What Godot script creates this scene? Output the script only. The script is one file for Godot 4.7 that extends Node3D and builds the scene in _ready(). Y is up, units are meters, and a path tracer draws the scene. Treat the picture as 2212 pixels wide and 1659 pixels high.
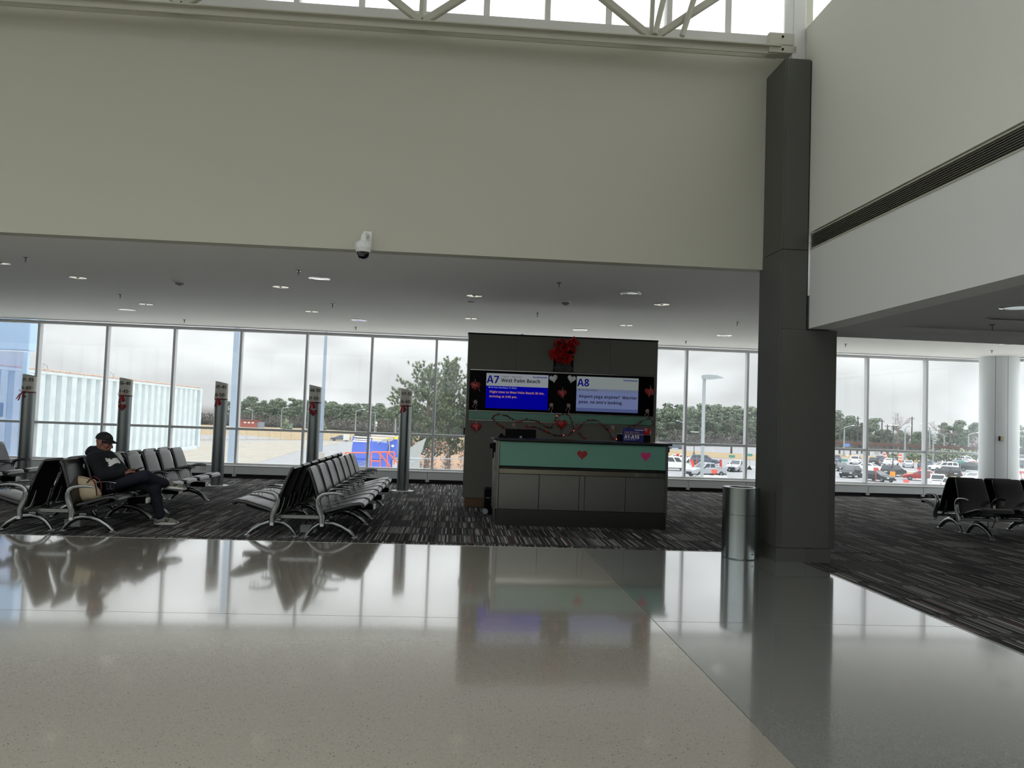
extends Node3D
# An airport gate hold room seen from the concourse. Metres, y up, floor at 0, windows at z = -18.81.

const WZ := -18.81          # window wall
const BAY := 1.524          # mullion spacing
const MX := -9.678          # x of mullion 0
const UZ := -9.75           # face of the high wall
const G := -5.3             # ground outside
var rng := RandomNumberGenerator.new()
var M := {}


# ---------------------------------------------------------------- mesh builder
class B:
	var v := PackedVector3Array()
	var n := PackedVector3Array()
	var c := PackedColorArray()
	var tint = null

	func raw(a: Vector3, b: Vector3, d: Vector3, na: Vector3, nb: Vector3, nd: Vector3) -> void:
		v.append(a); v.append(d); v.append(b)
		n.append(na); n.append(nd); n.append(nb)
		if tint != null:
			c.append(tint); c.append(tint); c.append(tint)

	func tri(a: Vector3, b: Vector3, d: Vector3) -> void:
		var m := (b - a).cross(d - a)
		if m.length_squared() < 1e-16:
			return
		m = m.normalized()
		raw(a, b, d, m, m, m)

	func quad(a: Vector3, b: Vector3, d: Vector3, e: Vector3) -> void:
		tri(a, b, d)
		tri(a, d, e)

	func box(ce: Vector3, s: Vector3, bev := 0.0, t := Transform3D.IDENTITY) -> void:
		var h := s * 0.5
		var b := minf(bev, minf(h.x, minf(h.y, h.z)) * 0.9)
		for ax in 3:
			var u := (ax + 1) % 3
			var w := (ax + 2) % 3
			for sg in [-1.0, 1.0]:
				var p := []
				for k in [[-1, -1], [1, -1], [1, 1], [-1, 1]]:
					var q := Vector3()
					q[ax] = sg * h[ax]
					q[u] = k[0] * (h[u] - b)
					q[w] = k[1] * (h[w] - b)
					p.append(t * (ce + q))
				if sg > 0:
					quad(p[0], p[1], p[2], p[3])
				else:
					quad(p[3], p[2], p[1], p[0])
		if b <= 0.0:
			return
		for ax in 3:
			var u := (ax + 1) % 3
			var w := (ax + 2) % 3
			for su in [-1.0, 1.0]:
				for sw in [-1.0, 1.0]:
					var p := []
					for e in [-1.0, 1.0]:
						var q := Vector3()
						q[ax] = e * (h[ax] - b)
						q[u] = su * h[u]
						q[w] = sw * (h[w] - b)
						p.append(t * (ce + q))
						q[u] = su * (h[u] - b)
						q[w] = sw * h[w]
						p.append(t * (ce + q))
					if su * sw > 0:
						quad(p[1], p[3], p[2], p[0])
					else:
						quad(p[0], p[2], p[3], p[1])
		for sx in [-1.0, 1.0]:
			for sy in [-1.0, 1.0]:
				for sz in [-1.0, 1.0]:
					var s3 := Vector3(sx, sy, sz)
					var i := s3 * (h - Vector3.ONE * b)
					var a := t * (ce + i + Vector3(sx * b, 0, 0))
					var d := t * (ce + i + Vector3(0, sy * b, 0))
					var e := t * (ce + i + Vector3(0, 0, sz * b))
					if sx * sy * sz > 0:
						tri(a, d, e)
					else:
						tri(a, e, d)

	# rows of points joined into one smooth surface
	func grid(rows: Array, closed := false, flip := false) -> void:
		var R := rows.size()
		var K: int = rows[0].size()
		var nr := []
		for i in R:
			var line := PackedVector3Array()
			for j in K:
				var ja := (j + K - 1) % K if closed else maxi(j - 1, 0)
				var jb := (j + 1) % K if closed else mini(j + 1, K - 1)
				var du: Vector3 = rows[i][jb] - rows[i][ja]
				var dv: Vector3 = rows[mini(i + 1, R - 1)][j] - rows[maxi(i - 1, 0)][j]
				if du.length_squared() < 1e-12:
					var ii := i + 1 if i == 0 else i - 1
					du = rows[ii][jb] - rows[ii][ja]
				var m := du.cross(dv)
				line.append(m.normalized() * (-1.0 if flip else 1.0))
			nr.append(line)
		for i in R - 1:
			for j in (K if closed else K - 1):
				var k := (j + 1) % K
				var a: Vector3 = rows[i][j]
				var b: Vector3 = rows[i][k]
				var d: Vector3 = rows[i + 1][k]
				var e: Vector3 = rows[i + 1][j]
				if flip:
					raw(a, e, d, nr[i][j], nr[i + 1][j], nr[i + 1][k])
					raw(a, d, b, nr[i][j], nr[i + 1][k], nr[i][k])
				else:
					raw(a, b, d, nr[i][j], nr[i][k], nr[i + 1][k])
					raw(a, d, e, nr[i][j], nr[i + 1][k], nr[i + 1][j])

	# swept tube; r may be a number or one per point; fl squeezes it along the side axis
	func tube(p: Array, r, seg := 8, side := Vector3.ZERO, fl := 1.0) -> void:
		var rows := []
		var last := Vector3.ZERO
		for i in p.size():
			var d: Vector3 = (p[mini(i + 1, p.size() - 1)] - p[maxi(i - 1, 0)]).normalized()
			var s := side
			if s == Vector3.ZERO:
				s = last if last != Vector3.ZERO else (Vector3.UP if absf(d.y) < 0.9 else Vector3.RIGHT)
			var a := (s - d * s.dot(d)).normalized()
			last = a
			var b := d.cross(a)
			var rad: float = r[i] if r is Array else r
			var row := PackedVector3Array()
			for k in seg:
				var t := TAU * k / seg
				row.append(p[i] + a * (cos(t) * rad * fl) + b * (sin(t) * rad))
			rows.append(row)
		grid(rows, true)
		for k in seg:
			var q := (k + 1) % seg
			tri(p[0], rows[0][q], rows[0][k])
			tri(p[-1], rows[-1][k], rows[-1][q])

	func bar(a: Vector3, b: Vector3, w: float, h: float, bev := 0.0) -> void:
		var d := (b - a).normalized()
		var up := Vector3.UP if absf(d.y) < 0.95 else Vector3.RIGHT
		var x := up.cross(d).normalized()
		var y := d.cross(x)
		box(Vector3.ZERO, Vector3(w, h, a.distance_to(b)), bev, Transform3D(Basis(x, y, d), (a + b) * 0.5))

	func lathe(prof: Array, seg := 24, t := Transform3D.IDENTITY) -> void:
		# each straight piece of the profile keeps its own hard edge
		for i in prof.size() - 1:
			var rows := []
			for q in [prof[i], prof[i + 1]]:
				var row := PackedVector3Array()
				for k in seg:
					var a := -TAU * k / seg
					row.append(t * Vector3(cos(a) * q.x, q.y, sin(a) * q.x))
				rows.append(row)
			var d: Vector2 = prof[i + 1] - prof[i]
			var nn := Vector2(d.y, -d.x).normalized()
			for k in seg:
				var m := (k + 1) % seg
				var a0 := -TAU * k / seg
				var a1 := -TAU * m / seg
				var n0 := (t.basis * Vector3(cos(a0) * nn.x, nn.y, sin(a0) * nn.x)).normalized()
				var n1 := (t.basis * Vector3(cos(a1) * nn.x, nn.y, sin(a1) * nn.x)).normalized()
				if prof[i].x > 1e-6:
					raw(rows[0][k], rows[0][m], rows[1][m], n0, n1, n1)
				if prof[i + 1].x > 1e-6:
					raw(rows[0][k], rows[1][m], rows[1][k], n0, n1, n0)

	func ball(ce: Vector3, r: Vector3, seg := 12, rings := 7, bas := Basis.IDENTITY) -> void:
		var rows := []
		for i in rings + 1:
			var p := -PI / 2 + PI * i / rings
			var row := PackedVector3Array()
			for k in seg:
				var a := -TAU * k / seg
				row.append(ce + bas * Vector3(cos(p) * cos(a) * r.x, sin(p) * r.y, cos(p) * sin(a) * r.z))
			rows.append(row)
		grid(rows, true)

	func prism(poly: PackedVector2Array, z0: float, z1: float, t := Transform3D.IDENTITY) -> void:
		var q := poly
		if Geometry2D.is_polygon_clockwise(q):
			q = q.duplicate()
			q.reverse()
		var ix := Geometry2D.triangulate_polygon(q)
		for i in range(0, ix.size(), 3):
			var a := q[ix[i]]
			var b := q[ix[i + 1]]
			var d := q[ix[i + 2]]
			if (b - a).cross(d - a) < 0:
				var s := b
				b = d
				d = s
			tri(t * Vector3(a.x, a.y, z1), t * Vector3(b.x, b.y, z1), t * Vector3(d.x, d.y, z1))
			tri(t * Vector3(a.x, a.y, z0), t * Vector3(d.x, d.y, z0), t * Vector3(b.x, b.y, z0))
		for i in q.size():
			var a := q[i]
			var b := q[(i + 1) % q.size()]
			quad(t * Vector3(a.x, a.y, z0), t * Vector3(b.x, b.y, z0), t * Vector3(b.x, b.y, z1), t * Vector3(a.x, a.y, z1))

	func mesh() -> ArrayMesh:
		var a := []
		a.resize(Mesh.ARRAY_MAX)
		a[Mesh.ARRAY_VERTEX] = v
		a[Mesh.ARRAY_NORMAL] = n
		if c.size() == v.size() and v.size() > 0:
			a[Mesh.ARRAY_COLOR] = c
		var m := ArrayMesh.new()
		m.add_surface_from_arrays(Mesh.PRIMITIVE_TRIANGLES, a)
		return m


# ---------------------------------------------------------------- tree helpers
func put(called: String, what, mat: Material, parent: Node = self) -> MeshInstance3D:
	var o := MeshInstance3D.new()
	o.name = called
	o.mesh = what.mesh() if what is B else what
	o.material_override = mat
	parent.add_child(o, true)
	return o


func tag(o: Node, label: String, category: String, group := "", kind := "") -> Node:
	if label: o.set_meta("label", label)
	if category: o.set_meta("category", category)
	if group: o.set_meta("group", group)
	if kind: o.set_meta("kind", kind)
	return o


func thing(called: String, label: String, category: String, at := Vector3.ZERO, turn := 0.0, group := "") -> Node3D:
	var o := Node3D.new()
	o.name = called
	add_child(o, true)
	o.position = at
	o.rotation.y = turn
	tag(o, label, category, group)
	return o


func struct(called: String, at := Vector3.ZERO) -> Node3D:
	var o := Node3D.new()
	o.name = called
	add_child(o, true)
	o.position = at
	o.set_meta("kind", "structure")
	return o


func copy(o: Node3D, at: Vector3, turn: float, label := "") -> Node3D:
	var d: Node3D = o.duplicate()
	d.name = String(o.name).rstrip("0123456789_")
	add_child(d, true)
	d.position = at
	d.rotation.y = turn
	if label: d.set_meta("label", label)
	return d


func cube(called: String, a: Vector3, b: Vector3, mat: Material, parent: Node = self, bev := 0.0) -> MeshInstance3D:
	var m := B.new()
	m.box((a + b) * 0.5, (b - a).abs(), bev)
	return put(called, m, mat, parent)


func text(s: String, em: float, mat: Material, parent: Node, at: Vector3, called := "lettering", bold := false, align := HORIZONTAL_ALIGNMENT_LEFT, depth := 0.003) -> MeshInstance3D:
	var o := MeshInstance3D.new()
	o.name = called
	o.mesh = letters(s, em, bold, align, depth)
	o.material_override = mat
	parent.add_child(o, true)
	o.position = at
	return o


func letters(s: String, em: float, bold: bool, align: int, depth: float) -> TextMesh:
	var f := SystemFont.new()
	f.font_names = PackedStringArray(["Droid Sans"])
	f.font_weight = 700 if bold else 400
	var t := TextMesh.new()
	t.font = f
	t.font_size = 64
	t.text = s
	t.pixel_size = em / 64.0
	t.depth = depth
	t.curve_step = 2.0
	t.horizontal_alignment = align
	t.vertical_alignment = VERTICAL_ALIGNMENT_CENTER
	return t


func mat(col: Color, rough := 0.6, metal := 0.0, spec := 0.5) -> StandardMaterial3D:
	var m := StandardMaterial3D.new()
	m.albedo_color = col
	m.roughness = rough
	m.metallic = metal
	m.metallic_specular = spec
	return m


func noise_tex(freq: float, lo: Color, hi: Color, size := 256, normal := false, seed_ := 3, bump := 4.0) -> NoiseTexture2D:
	var f := FastNoiseLite.new()
	f.seed = seed_
	f.frequency = freq
	f.fractal_octaves = 4
	var t := NoiseTexture2D.new()
	t.width = size
	t.height = size
	t.seamless = true
	t.noise = f
	if normal:
		t.as_normal_map = true
		t.bump_strength = bump
	else:
		var g := Gradient.new()
		g.set_color(0, lo)
		g.set_color(1, hi)
		t.color_ramp = g
	return t


func tri_map(m: StandardMaterial3D, size: float) -> StandardMaterial3D:
	m.uv1_triplanar = true
	m.uv1_world_triplanar = true
	m.uv1_scale = Vector3.ONE / size
	return m


func glow(col: Color, e: float) -> StandardMaterial3D:
	var m := mat(Color(0.02, 0.02, 0.02), 0.6, 0.0, 0.12)
	m.emission_enabled = true
	m.emission = col
	m.emission_energy_multiplier = e
	return m


# ---------------------------------------------------------------- textures
func carpet_tex() -> ImageTexture:
	# 4 m square: tiles 0.5 m x 0.67 m whose pale, dark and red streaks run along v (z)
	var N := 1024
	var im := Image.create(N, N, false, Image.FORMAT_RGB8)
	var r := RandomNumberGenerator.new()
	r.seed = 11
	for mx in 8:
		for my in 6:
			var y0 := my * N / 6
			var hh := (my + 1) * N / 6 - y0
			var base := r.randf_range(0.15, 0.28)
			im.fill_rect(Rect2i(mx * 128, y0, 128, hh), Color(base, base * 0.985, base * 0.98))
			var lively := r.randf_range(0.2, 1.05)
			var x := 0
			while x < 126:
				var w := r.randi_range(1, 4)
				var k := r.randf()
				var s: float = base
				if k < 0.34: s = r.randf_range(0.05, 0.10)
				elif k < 0.30 + 0.66 * lively: s = r.randf_range(0.36, 0.68)
				var col := Color(s * 1.01, s, s * 0.97)
				if k > 0.984: col = Color(0.36, 0.17, 0.16)
				var t := r.randi_range(0, 34)
				var l := hh - t - r.randi_range(0, 34)
				im.fill_rect(Rect2i(mx * 128 + x, y0 + t, w, l), col)
				if k > 0.6: im.fill_rect(Rect2i(mx * 128 + x + 1, y0 + t + l, maxi(w - 2, 1), mini(18, N - y0 - t - l)), col)
				x += w + r.randi_range(0, 3)
	return ImageTexture.create_from_image(im)


func terrazzo_tex(a: Color, seed_: int) -> ImageTexture:
	var N := 1024
	var im := Image.create(N, N, false, Image.FORMAT_RGB8)
	im.fill(a)
	var r := RandomNumberGenerator.new()
	r.seed = seed_
	for i in 52000:
		var k := r.randf_range(0.88, 1.12)
		if r.randf() < 0.03: k = 0.45
		var s := r.randi_range(1, 4)
		im.fill_rect(Rect2i(r.randi_range(0, N - 1), r.randi_range(0, N - 1), s, r.randi_range(1, 4)), Color(a.r * k, a.g * k, a.b * k * r.randf_range(0.92, 1.05)))
	return ImageTexture.create_from_image(im)


func sky_tex() -> ImageTexture:
	# a bright overcast winter sky: about four times as bright overhead as at the horizon, soft cloud bands
	var W := 1024
	var H := 512
	var im := Image.create(W, H, false, Image.FORMAT_RGBF)
	var f := FastNoiseLite.new()
	f.seed = 5
	f.frequency = 1.0
	f.fractal_octaves = 5
	for j in H:
		var el := PI / 2 - PI * (j + 0.5) / H
		var y := sin(el)
		for i in W:
			var az := TAU * ((i + 0.5) / W - 0.5)
			var col: Color
			if y >= -0.02:
				var cl := f.get_noise_3d(cos(el) * sin(az) * 4.5, y * 14.0, -cos(el) * cos(az) * 4.5)
				var l := 0.70 * (1.0 + 4.4 * pow(maxf(y, 0.0), 1.5)) * (1.0 + 0.55 * cl)
				col = Color(l * 0.955, l * 0.99, l * 1.0)
			else:
				col = Color(0.34, 0.34, 0.33)
			im.set_pixel(i, j, col)
	return ImageTexture.create_from_image(im)


func _ready() -> void:
	rng.seed = 7
	# ---- camera, sky, exposure
	var cam := Camera3D.new()
	cam.name = "camera"
	cam.fov = rad_to_deg(2.0 * atan(829.5 / 1700.64))
	cam.near = 0.05
	cam.far = 2000.0
	cam.transform = Transform3D(Basis(Vector3.UP, -0.06885) * Basis(Vector3.RIGHT, 0.04465) * Basis(Vector3.BACK, 0.03536), Vector3(0, 1.5773, 0))
	add_child(cam)
	cam.current = true
	var sky := Sky.new()
	var pano := PanoramaSkyMaterial.new()
	pano.panorama = sky_tex()
	sky.sky_material = pano
	var env := Environment.new()
	env.background_mode = Environment.BG_SKY
	env.sky = sky
	env.tonemap_mode = Environment.TONE_MAPPER_LINEAR
	env.tonemap_exposure = 1.25
	env.sdfgi_enabled = true
	env.ssao_enabled = true
	env.ssil_enabled = true
	var we := WorldEnvironment.new()
	we.name = "environment"
	we.environment = env
	add_child(we)
	materials()
	shell()
	windows()
	high_wall()
	column()
	ceiling_things()
	gate_wall()
	counter()
	boarding_poles()
	benches()
	trash_can()
	security_camera()
	man()
	outside_ground()
	outside_things()
	cars()
	trees()


func materials() -> void:
	M.carpet = mat(Color.WHITE, 0.9, 0.0, 0.25)
	M.carpet.albedo_texture = carpet_tex()
	tri_map(M.carpet, 4.0)
	M.terra = []
	for k in 2:
		var t := mat(Color.WHITE, 0.12, 0.0, 0.8)
		t.albedo_texture = terrazzo_tex([Color(0.59, 0.568, 0.522), Color(0.475, 0.478, 0.462)][k], 21 + k)
		tri_map(t, 1.6)
		t.clearcoat_enabled = true
		t.clearcoat = 1.0
		t.clearcoat_roughness = 0.06
		t.normal_enabled = true
		t.normal_texture = noise_tex(0.012, Color.BLACK, Color.WHITE, 512, true, 9, 1.0)
		t.normal_scale = 0.10
		M.terra.append(t)
	M.joint = mat(Color(0.40, 0.39, 0.35), 0.4)
	M.wall = mat(Color(0.715, 0.71, 0.65), 0.75)
	M.bulk = mat(Color(0.845, 0.845, 0.805), 0.75)
	M.white_wall = mat(Color(0.84, 0.84, 0.825), 0.75)
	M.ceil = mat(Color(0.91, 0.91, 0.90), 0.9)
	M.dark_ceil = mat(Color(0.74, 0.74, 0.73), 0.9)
	M.frame = mat(Color(0.84, 0.85, 0.86), 0.4)
	M.sill = mat(Color(0.89, 0.91, 0.92), 0.5)
	M.kick = mat(Color(0.10, 0.10, 0.10), 0.7)
	M.glass = mat(Color(0.92, 0.97, 0.98, 0.07), 0.02)
	M.glass.transparency = BaseMaterial3D.TRANSPARENCY_ALPHA
	M.blue_glass = mat(Color(0.30, 0.55, 0.85, 0.30), 0.02)
	M.blue_glass.transparency = BaseMaterial3D.TRANSPARENCY_ALPHA
	M.clad = mat(Color(0.34, 0.34, 0.318), 0.5, 0.25)
	M.clad_dark = mat(Color(0.10, 0.10, 0.095), 0.6)
	M.steel = mat(Color(0.54, 0.565, 0.57), 0.3, 1.0)
	M.steel.normal_enabled = true
	M.steel.normal_texture = noise_tex(0.05, Color.BLACK, Color.WHITE, 256, true, 4, 1.0)
	M.steel.normal_scale = 0.05
	tri_map(M.steel, 0.7)
	M.steel_smooth = mat(Color(0.60, 0.60, 0.585), 0.2, 1.0)
	M.alu = mat(Color(0.56, 0.57, 0.57), 0.24, 1.0)
	M.vinyl = mat(Color(0.05, 0.05, 0.054), 0.25, 0.0, 0.5)
	M.shell = mat(Color(0.05, 0.05, 0.05), 0.3, 0.0, 0.35)
	M.black = mat(Color(0.03, 0.03, 0.034), 0.5, 0.0, 0.22)
	M.white = mat(Color(0.86, 0.86, 0.85), 0.5)
	M.gloss = mat(Color(0.86, 0.86, 0.85), 0.14, 0.0, 0.9)
	M.gloss.clearcoat_enabled = true
	M.gloss.clearcoat = 1.0
	M.gloss.clearcoat_roughness = 0.1
	M.steel_can = mat(Color(0.65, 0.68, 0.685), 0.2, 1.0)
	M.grey = mat(Color(0.55, 0.56, 0.57), 0.55)
	M.green_glass = mat(Color(0.385, 0.56, 0.50), 0.16, 0.0, 0.5)
	M.stone = mat(Color(0.10, 0.11, 0.11), 0.25)
	M.unit = mat(Color(0.36, 0.355, 0.325), 0.55, 0.1)
	M.red = mat(Color(0.52, 0.04, 0.055), 0.55)
	M.red_gloss = mat(Color(0.70, 0.06, 0.07), 0.25)
	M.pink = mat(Color(0.72, 0.14, 0.40), 0.5)
	M.ribbon = mat(Color(0.72, 0.12, 0.16), 0.4)
	M.ribbon.backlight_enabled = true
	M.ribbon.backlight = Color(0.5, 0.12, 0.12)
	M.pale_ribbon = mat(Color(0.66, 0.55, 0.56), 0.35)
	M.ink = mat(Color(0.03, 0.03, 0.03), 0.6)
	M.concrete = tri_map(mat(Color.WHITE, 0.9), 30.0)
	M.concrete.albedo_texture = noise_tex(0.02, Color(0.54, 0.52, 0.48), Color(0.62, 0.60, 0.555), 512)
	M.pale_concrete = mat(Color(0.88, 0.87, 0.84), 0.9)
	M.asphalt = tri_map(mat(Color.WHITE, 0.9), 26.0)
	M.asphalt.albedo_texture = noise_tex(0.03, Color(0.50, 0.505, 0.515), Color(0.58, 0.585, 0.595), 512, false, 8)
	M.lawn = tri_map(mat(Color.WHITE, 0.95), 18.0)
	M.lawn.albedo_texture = noise_tex(0.05, Color(0.50, 0.43, 0.32), Color(0.64, 0.57, 0.43), 512, false, 6)
	M.galv = mat(Color(0.57, 0.60, 0.62), 0.5, 0.2)
	M.blue_grey = mat(Color(0.54, 0.60, 0.67), 0.5)


# ---------------------------------------------------------------- the building
func ceil_y(z: float) -> float:
	return 3.6 + 0.1 * (z - UZ) / 9.1


func slab(called: String, pts: Array, thick: float, m: Material, parent: Node) -> MeshInstance3D:
	var b := B.new()   # four corners, seen from the side their order runs anticlockwise; thickness goes away from it
	var p: Array = pts
	var nn: Vector3 = (p[1] - p[0]).cross(p[2] - p[0]).normalized() * thick
	b.quad(p[0], p[1], p[2], p[3])
	b.quad(p[3] - nn, p[2] - nn, p[1] - nn, p[0] - nn)
	for i in 4:
		var k := (i + 1) % 4
		b.quad(p[i], p[i] - nn, p[k] - nn, p[k])
	return put(called, b, m, parent)


func shell() -> void:
	var fl := struct("floor")
	cube("subfloor", Vector3(-16.2, -0.5, -18.95), Vector3(13.9, -0.03, 9.2), M.joint, fl)
	# polished terrazzo in four pours, split by thin strips
	var xj := 1.645
	var zj := -6.29
	var g := 0.004
	cube("terrazzo_panel", Vector3(-16, -0.04, -9.8), Vector3(xj - g, 0, zj - g), M.terra[0], fl)
	cube("terrazzo_panel", Vector3(-16, -0.04, zj + g), Vector3(xj - g, 0, 9), M.terra[0], fl)
	cube("terrazzo_panel", Vector3(xj + g, -0.04, -9.8), Vector3(4.168, 0, zj - g), M.terra[1], fl)
	cube("terrazzo_panel", Vector3(xj + g, -0.04, zj + g), Vector3(4.168, 0, 9), M.terra[1], fl)
	cube("divider_strip", Vector3(xj - g, -0.04, -9.8), Vector3(xj + g, -0.002, 9), M.joint, fl)
	cube("divider_strip", Vector3(-16, -0.04, zj - g), Vector3(4.168, -0.0021, zj + g), M.joint, fl)
	cube("carpet", Vector3(-16, -0.04, -18.9), Vector3(4.18, 0.001, -9.806), M.carpet, fl)
	cube("carpet", Vector3(4.174, -0.04, -18.9), Vector3(13.8, 0.001, 9), M.carpet, fl)
	cube("edge_strip", Vector3(-16, -0.03, -9.808), Vector3(4.16, 0.003, -9.797), M.steel_smooth, fl)
	cube("edge_strip", Vector3(4.166, -0.03, -9.2), Vector3(4.177, 0.003, 9), M.steel_smooth, fl)
	# low ceiling of the hold room, falling a little towards the windows
	var ce := struct("ceiling")
	slab("ceiling_slab", [Vector3(-16.1, 3.6, UZ), Vector3(-16.1, ceil_y(-18.95), -18.95), Vector3(13.9, ceil_y(-18.95), -18.95), Vector3(13.9, 3.6, UZ)], 0.5, M.ceil, ce)
	# dark soffit on the right
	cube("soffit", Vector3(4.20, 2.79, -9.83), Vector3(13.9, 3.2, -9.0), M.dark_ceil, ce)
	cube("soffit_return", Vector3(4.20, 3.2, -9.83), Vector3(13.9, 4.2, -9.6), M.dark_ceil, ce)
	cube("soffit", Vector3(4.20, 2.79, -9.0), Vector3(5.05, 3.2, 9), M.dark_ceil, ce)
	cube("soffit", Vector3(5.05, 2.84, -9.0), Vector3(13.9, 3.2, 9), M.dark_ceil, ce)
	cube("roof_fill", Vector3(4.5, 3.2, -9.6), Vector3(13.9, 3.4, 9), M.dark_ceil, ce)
	# concourse roof
	var rf := struct("ceiling")
	cube("roof_deck", Vector3(-16.4, 9.2, -10.3), Vector3(4.9, 9.5, -3.5), M.white_wall, rf)
	cube("roof_deck", Vector3(-16.4, 9.2, 3.5), Vector3(4.9, 9.5, 9.4), M.white_wall, rf)
	cube("roof_deck", Vector3(-16.4, 9.2, -3.5), Vector3(-13.0, 9.5, 3.5), M.white_wall, rf)
	cube("roof_deck", Vector3(2.5, 9.2, -3.5), Vector3(4.9, 9.5, 3.5), M.white_wall, rf)
	cube("skylight_pane", Vector3(-13.0, 9.4, -3.5), Vector3(2.5, 9.42, 3.5), M.glass, rf)
	for k in 9:
		cube("skylight_bar", Vector3(-13.0 + k * 1.9, 9.3, -3.5), Vector3(-12.92 + k * 1.9, 9.45, 3.5), M.white_wall, rf)
	# walls out of the picture
	var wl := struct("wall_left")
	cube("wall_panel", Vector3(-16.3, -0.5, -18.95), Vector3(-16, 9.3, -9.9), M.wall, wl)
	cube("wall_panel", Vector3(-16.3, -0.5, -9.9), Vector3(-16, 2.6, 9.3), M.wall, wl)
	cube("wall_panel", Vector3(-16.3, 8.9, -9.9), Vector3(-16, 9.3, 9.3), M.wall, wl)
	for k in 12:
		cube("mullion", Vector3(-16.2, 2.6, -9.9 + k * 1.7), Vector3(-16.05, 8.9, -9.8 + k * 1.7), M.frame, wl)
	cube("pane", Vector3(-16.15, 2.6, -9.9), Vector3(-16.14, 8.9, 9.2), M.glass, wl)
	var wb := struct("wall_back")
	cube("wall_panel", Vector3(-16.3, -0.5, 9), Vector3(13.9, 3.0, 9.3), M.wall, wb)
	cube("wall_panel", Vector3(-16.3, 8.9, 9), Vector3(4.9, 9.4, 9.3), M.wall, wb)
	for k in 13:
		cube("mullion", Vector3(-16.0 + k * 1.7 - 0.05, 3.0, 9.03), Vector3(-16.0 + k * 1.7 + 0.05, 8.9, 9.2), M.frame, wb)
	cube("pane", Vector3(-16, 3.0, 9.1), Vector3(4.8, 8.9, 9.11), M.glass, wb)
	# right side: windows near the corner, solid wall nearer the camera
	var wr := struct("wall_right")
	cube("wall_panel", Vector3(13.6, -0.5, 8.6), Vector3(13.9, 3.4, 9.3), M.white_wall, wr)


func bay(nm: String, x0: float, x1: float, head: float, m0 := true) -> Node3D:
	# one bay of the window wall, drawn along +x with the room at +z; origin on the glass line
	var w := struct(nm)
	var d := 0.17
	if m0:
		cube("mullion", Vector3(x0 - 0.027, 0.28, -0.02), Vector3(x0 + 0.027, head, d - 0.02), M.frame, w, 0.004)
	cube("sill_bar", Vector3(x0 + 0.027, 0.275, -0.02), Vector3(x1 - 0.027, 0.33, d - 0.04), M.frame, w, 0.004)
	cube("rail", Vector3(x0 + 0.027, 1.098, -0.02), Vector3(x1 - 0.027, 1.154, d - 0.03), M.frame, w, 0.004)
	cube("head_bar", Vector3(x0 + 0.027, head - 0.07, -0.02), Vector3(x1 - 0.027, head, d - 0.03), M.frame, w, 0.004)
	cube("pane", Vector3(x0 + 0.02, 0.32, 0.0), Vector3(x1 - 0.02, 1.11, 0.012), M.glass, w)
	cube("pane", Vector3(x0 + 0.02, 1.14, 0.0), Vector3(x1 - 0.02, head - 0.06, 0.012), M.glass, w)
	return w


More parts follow.
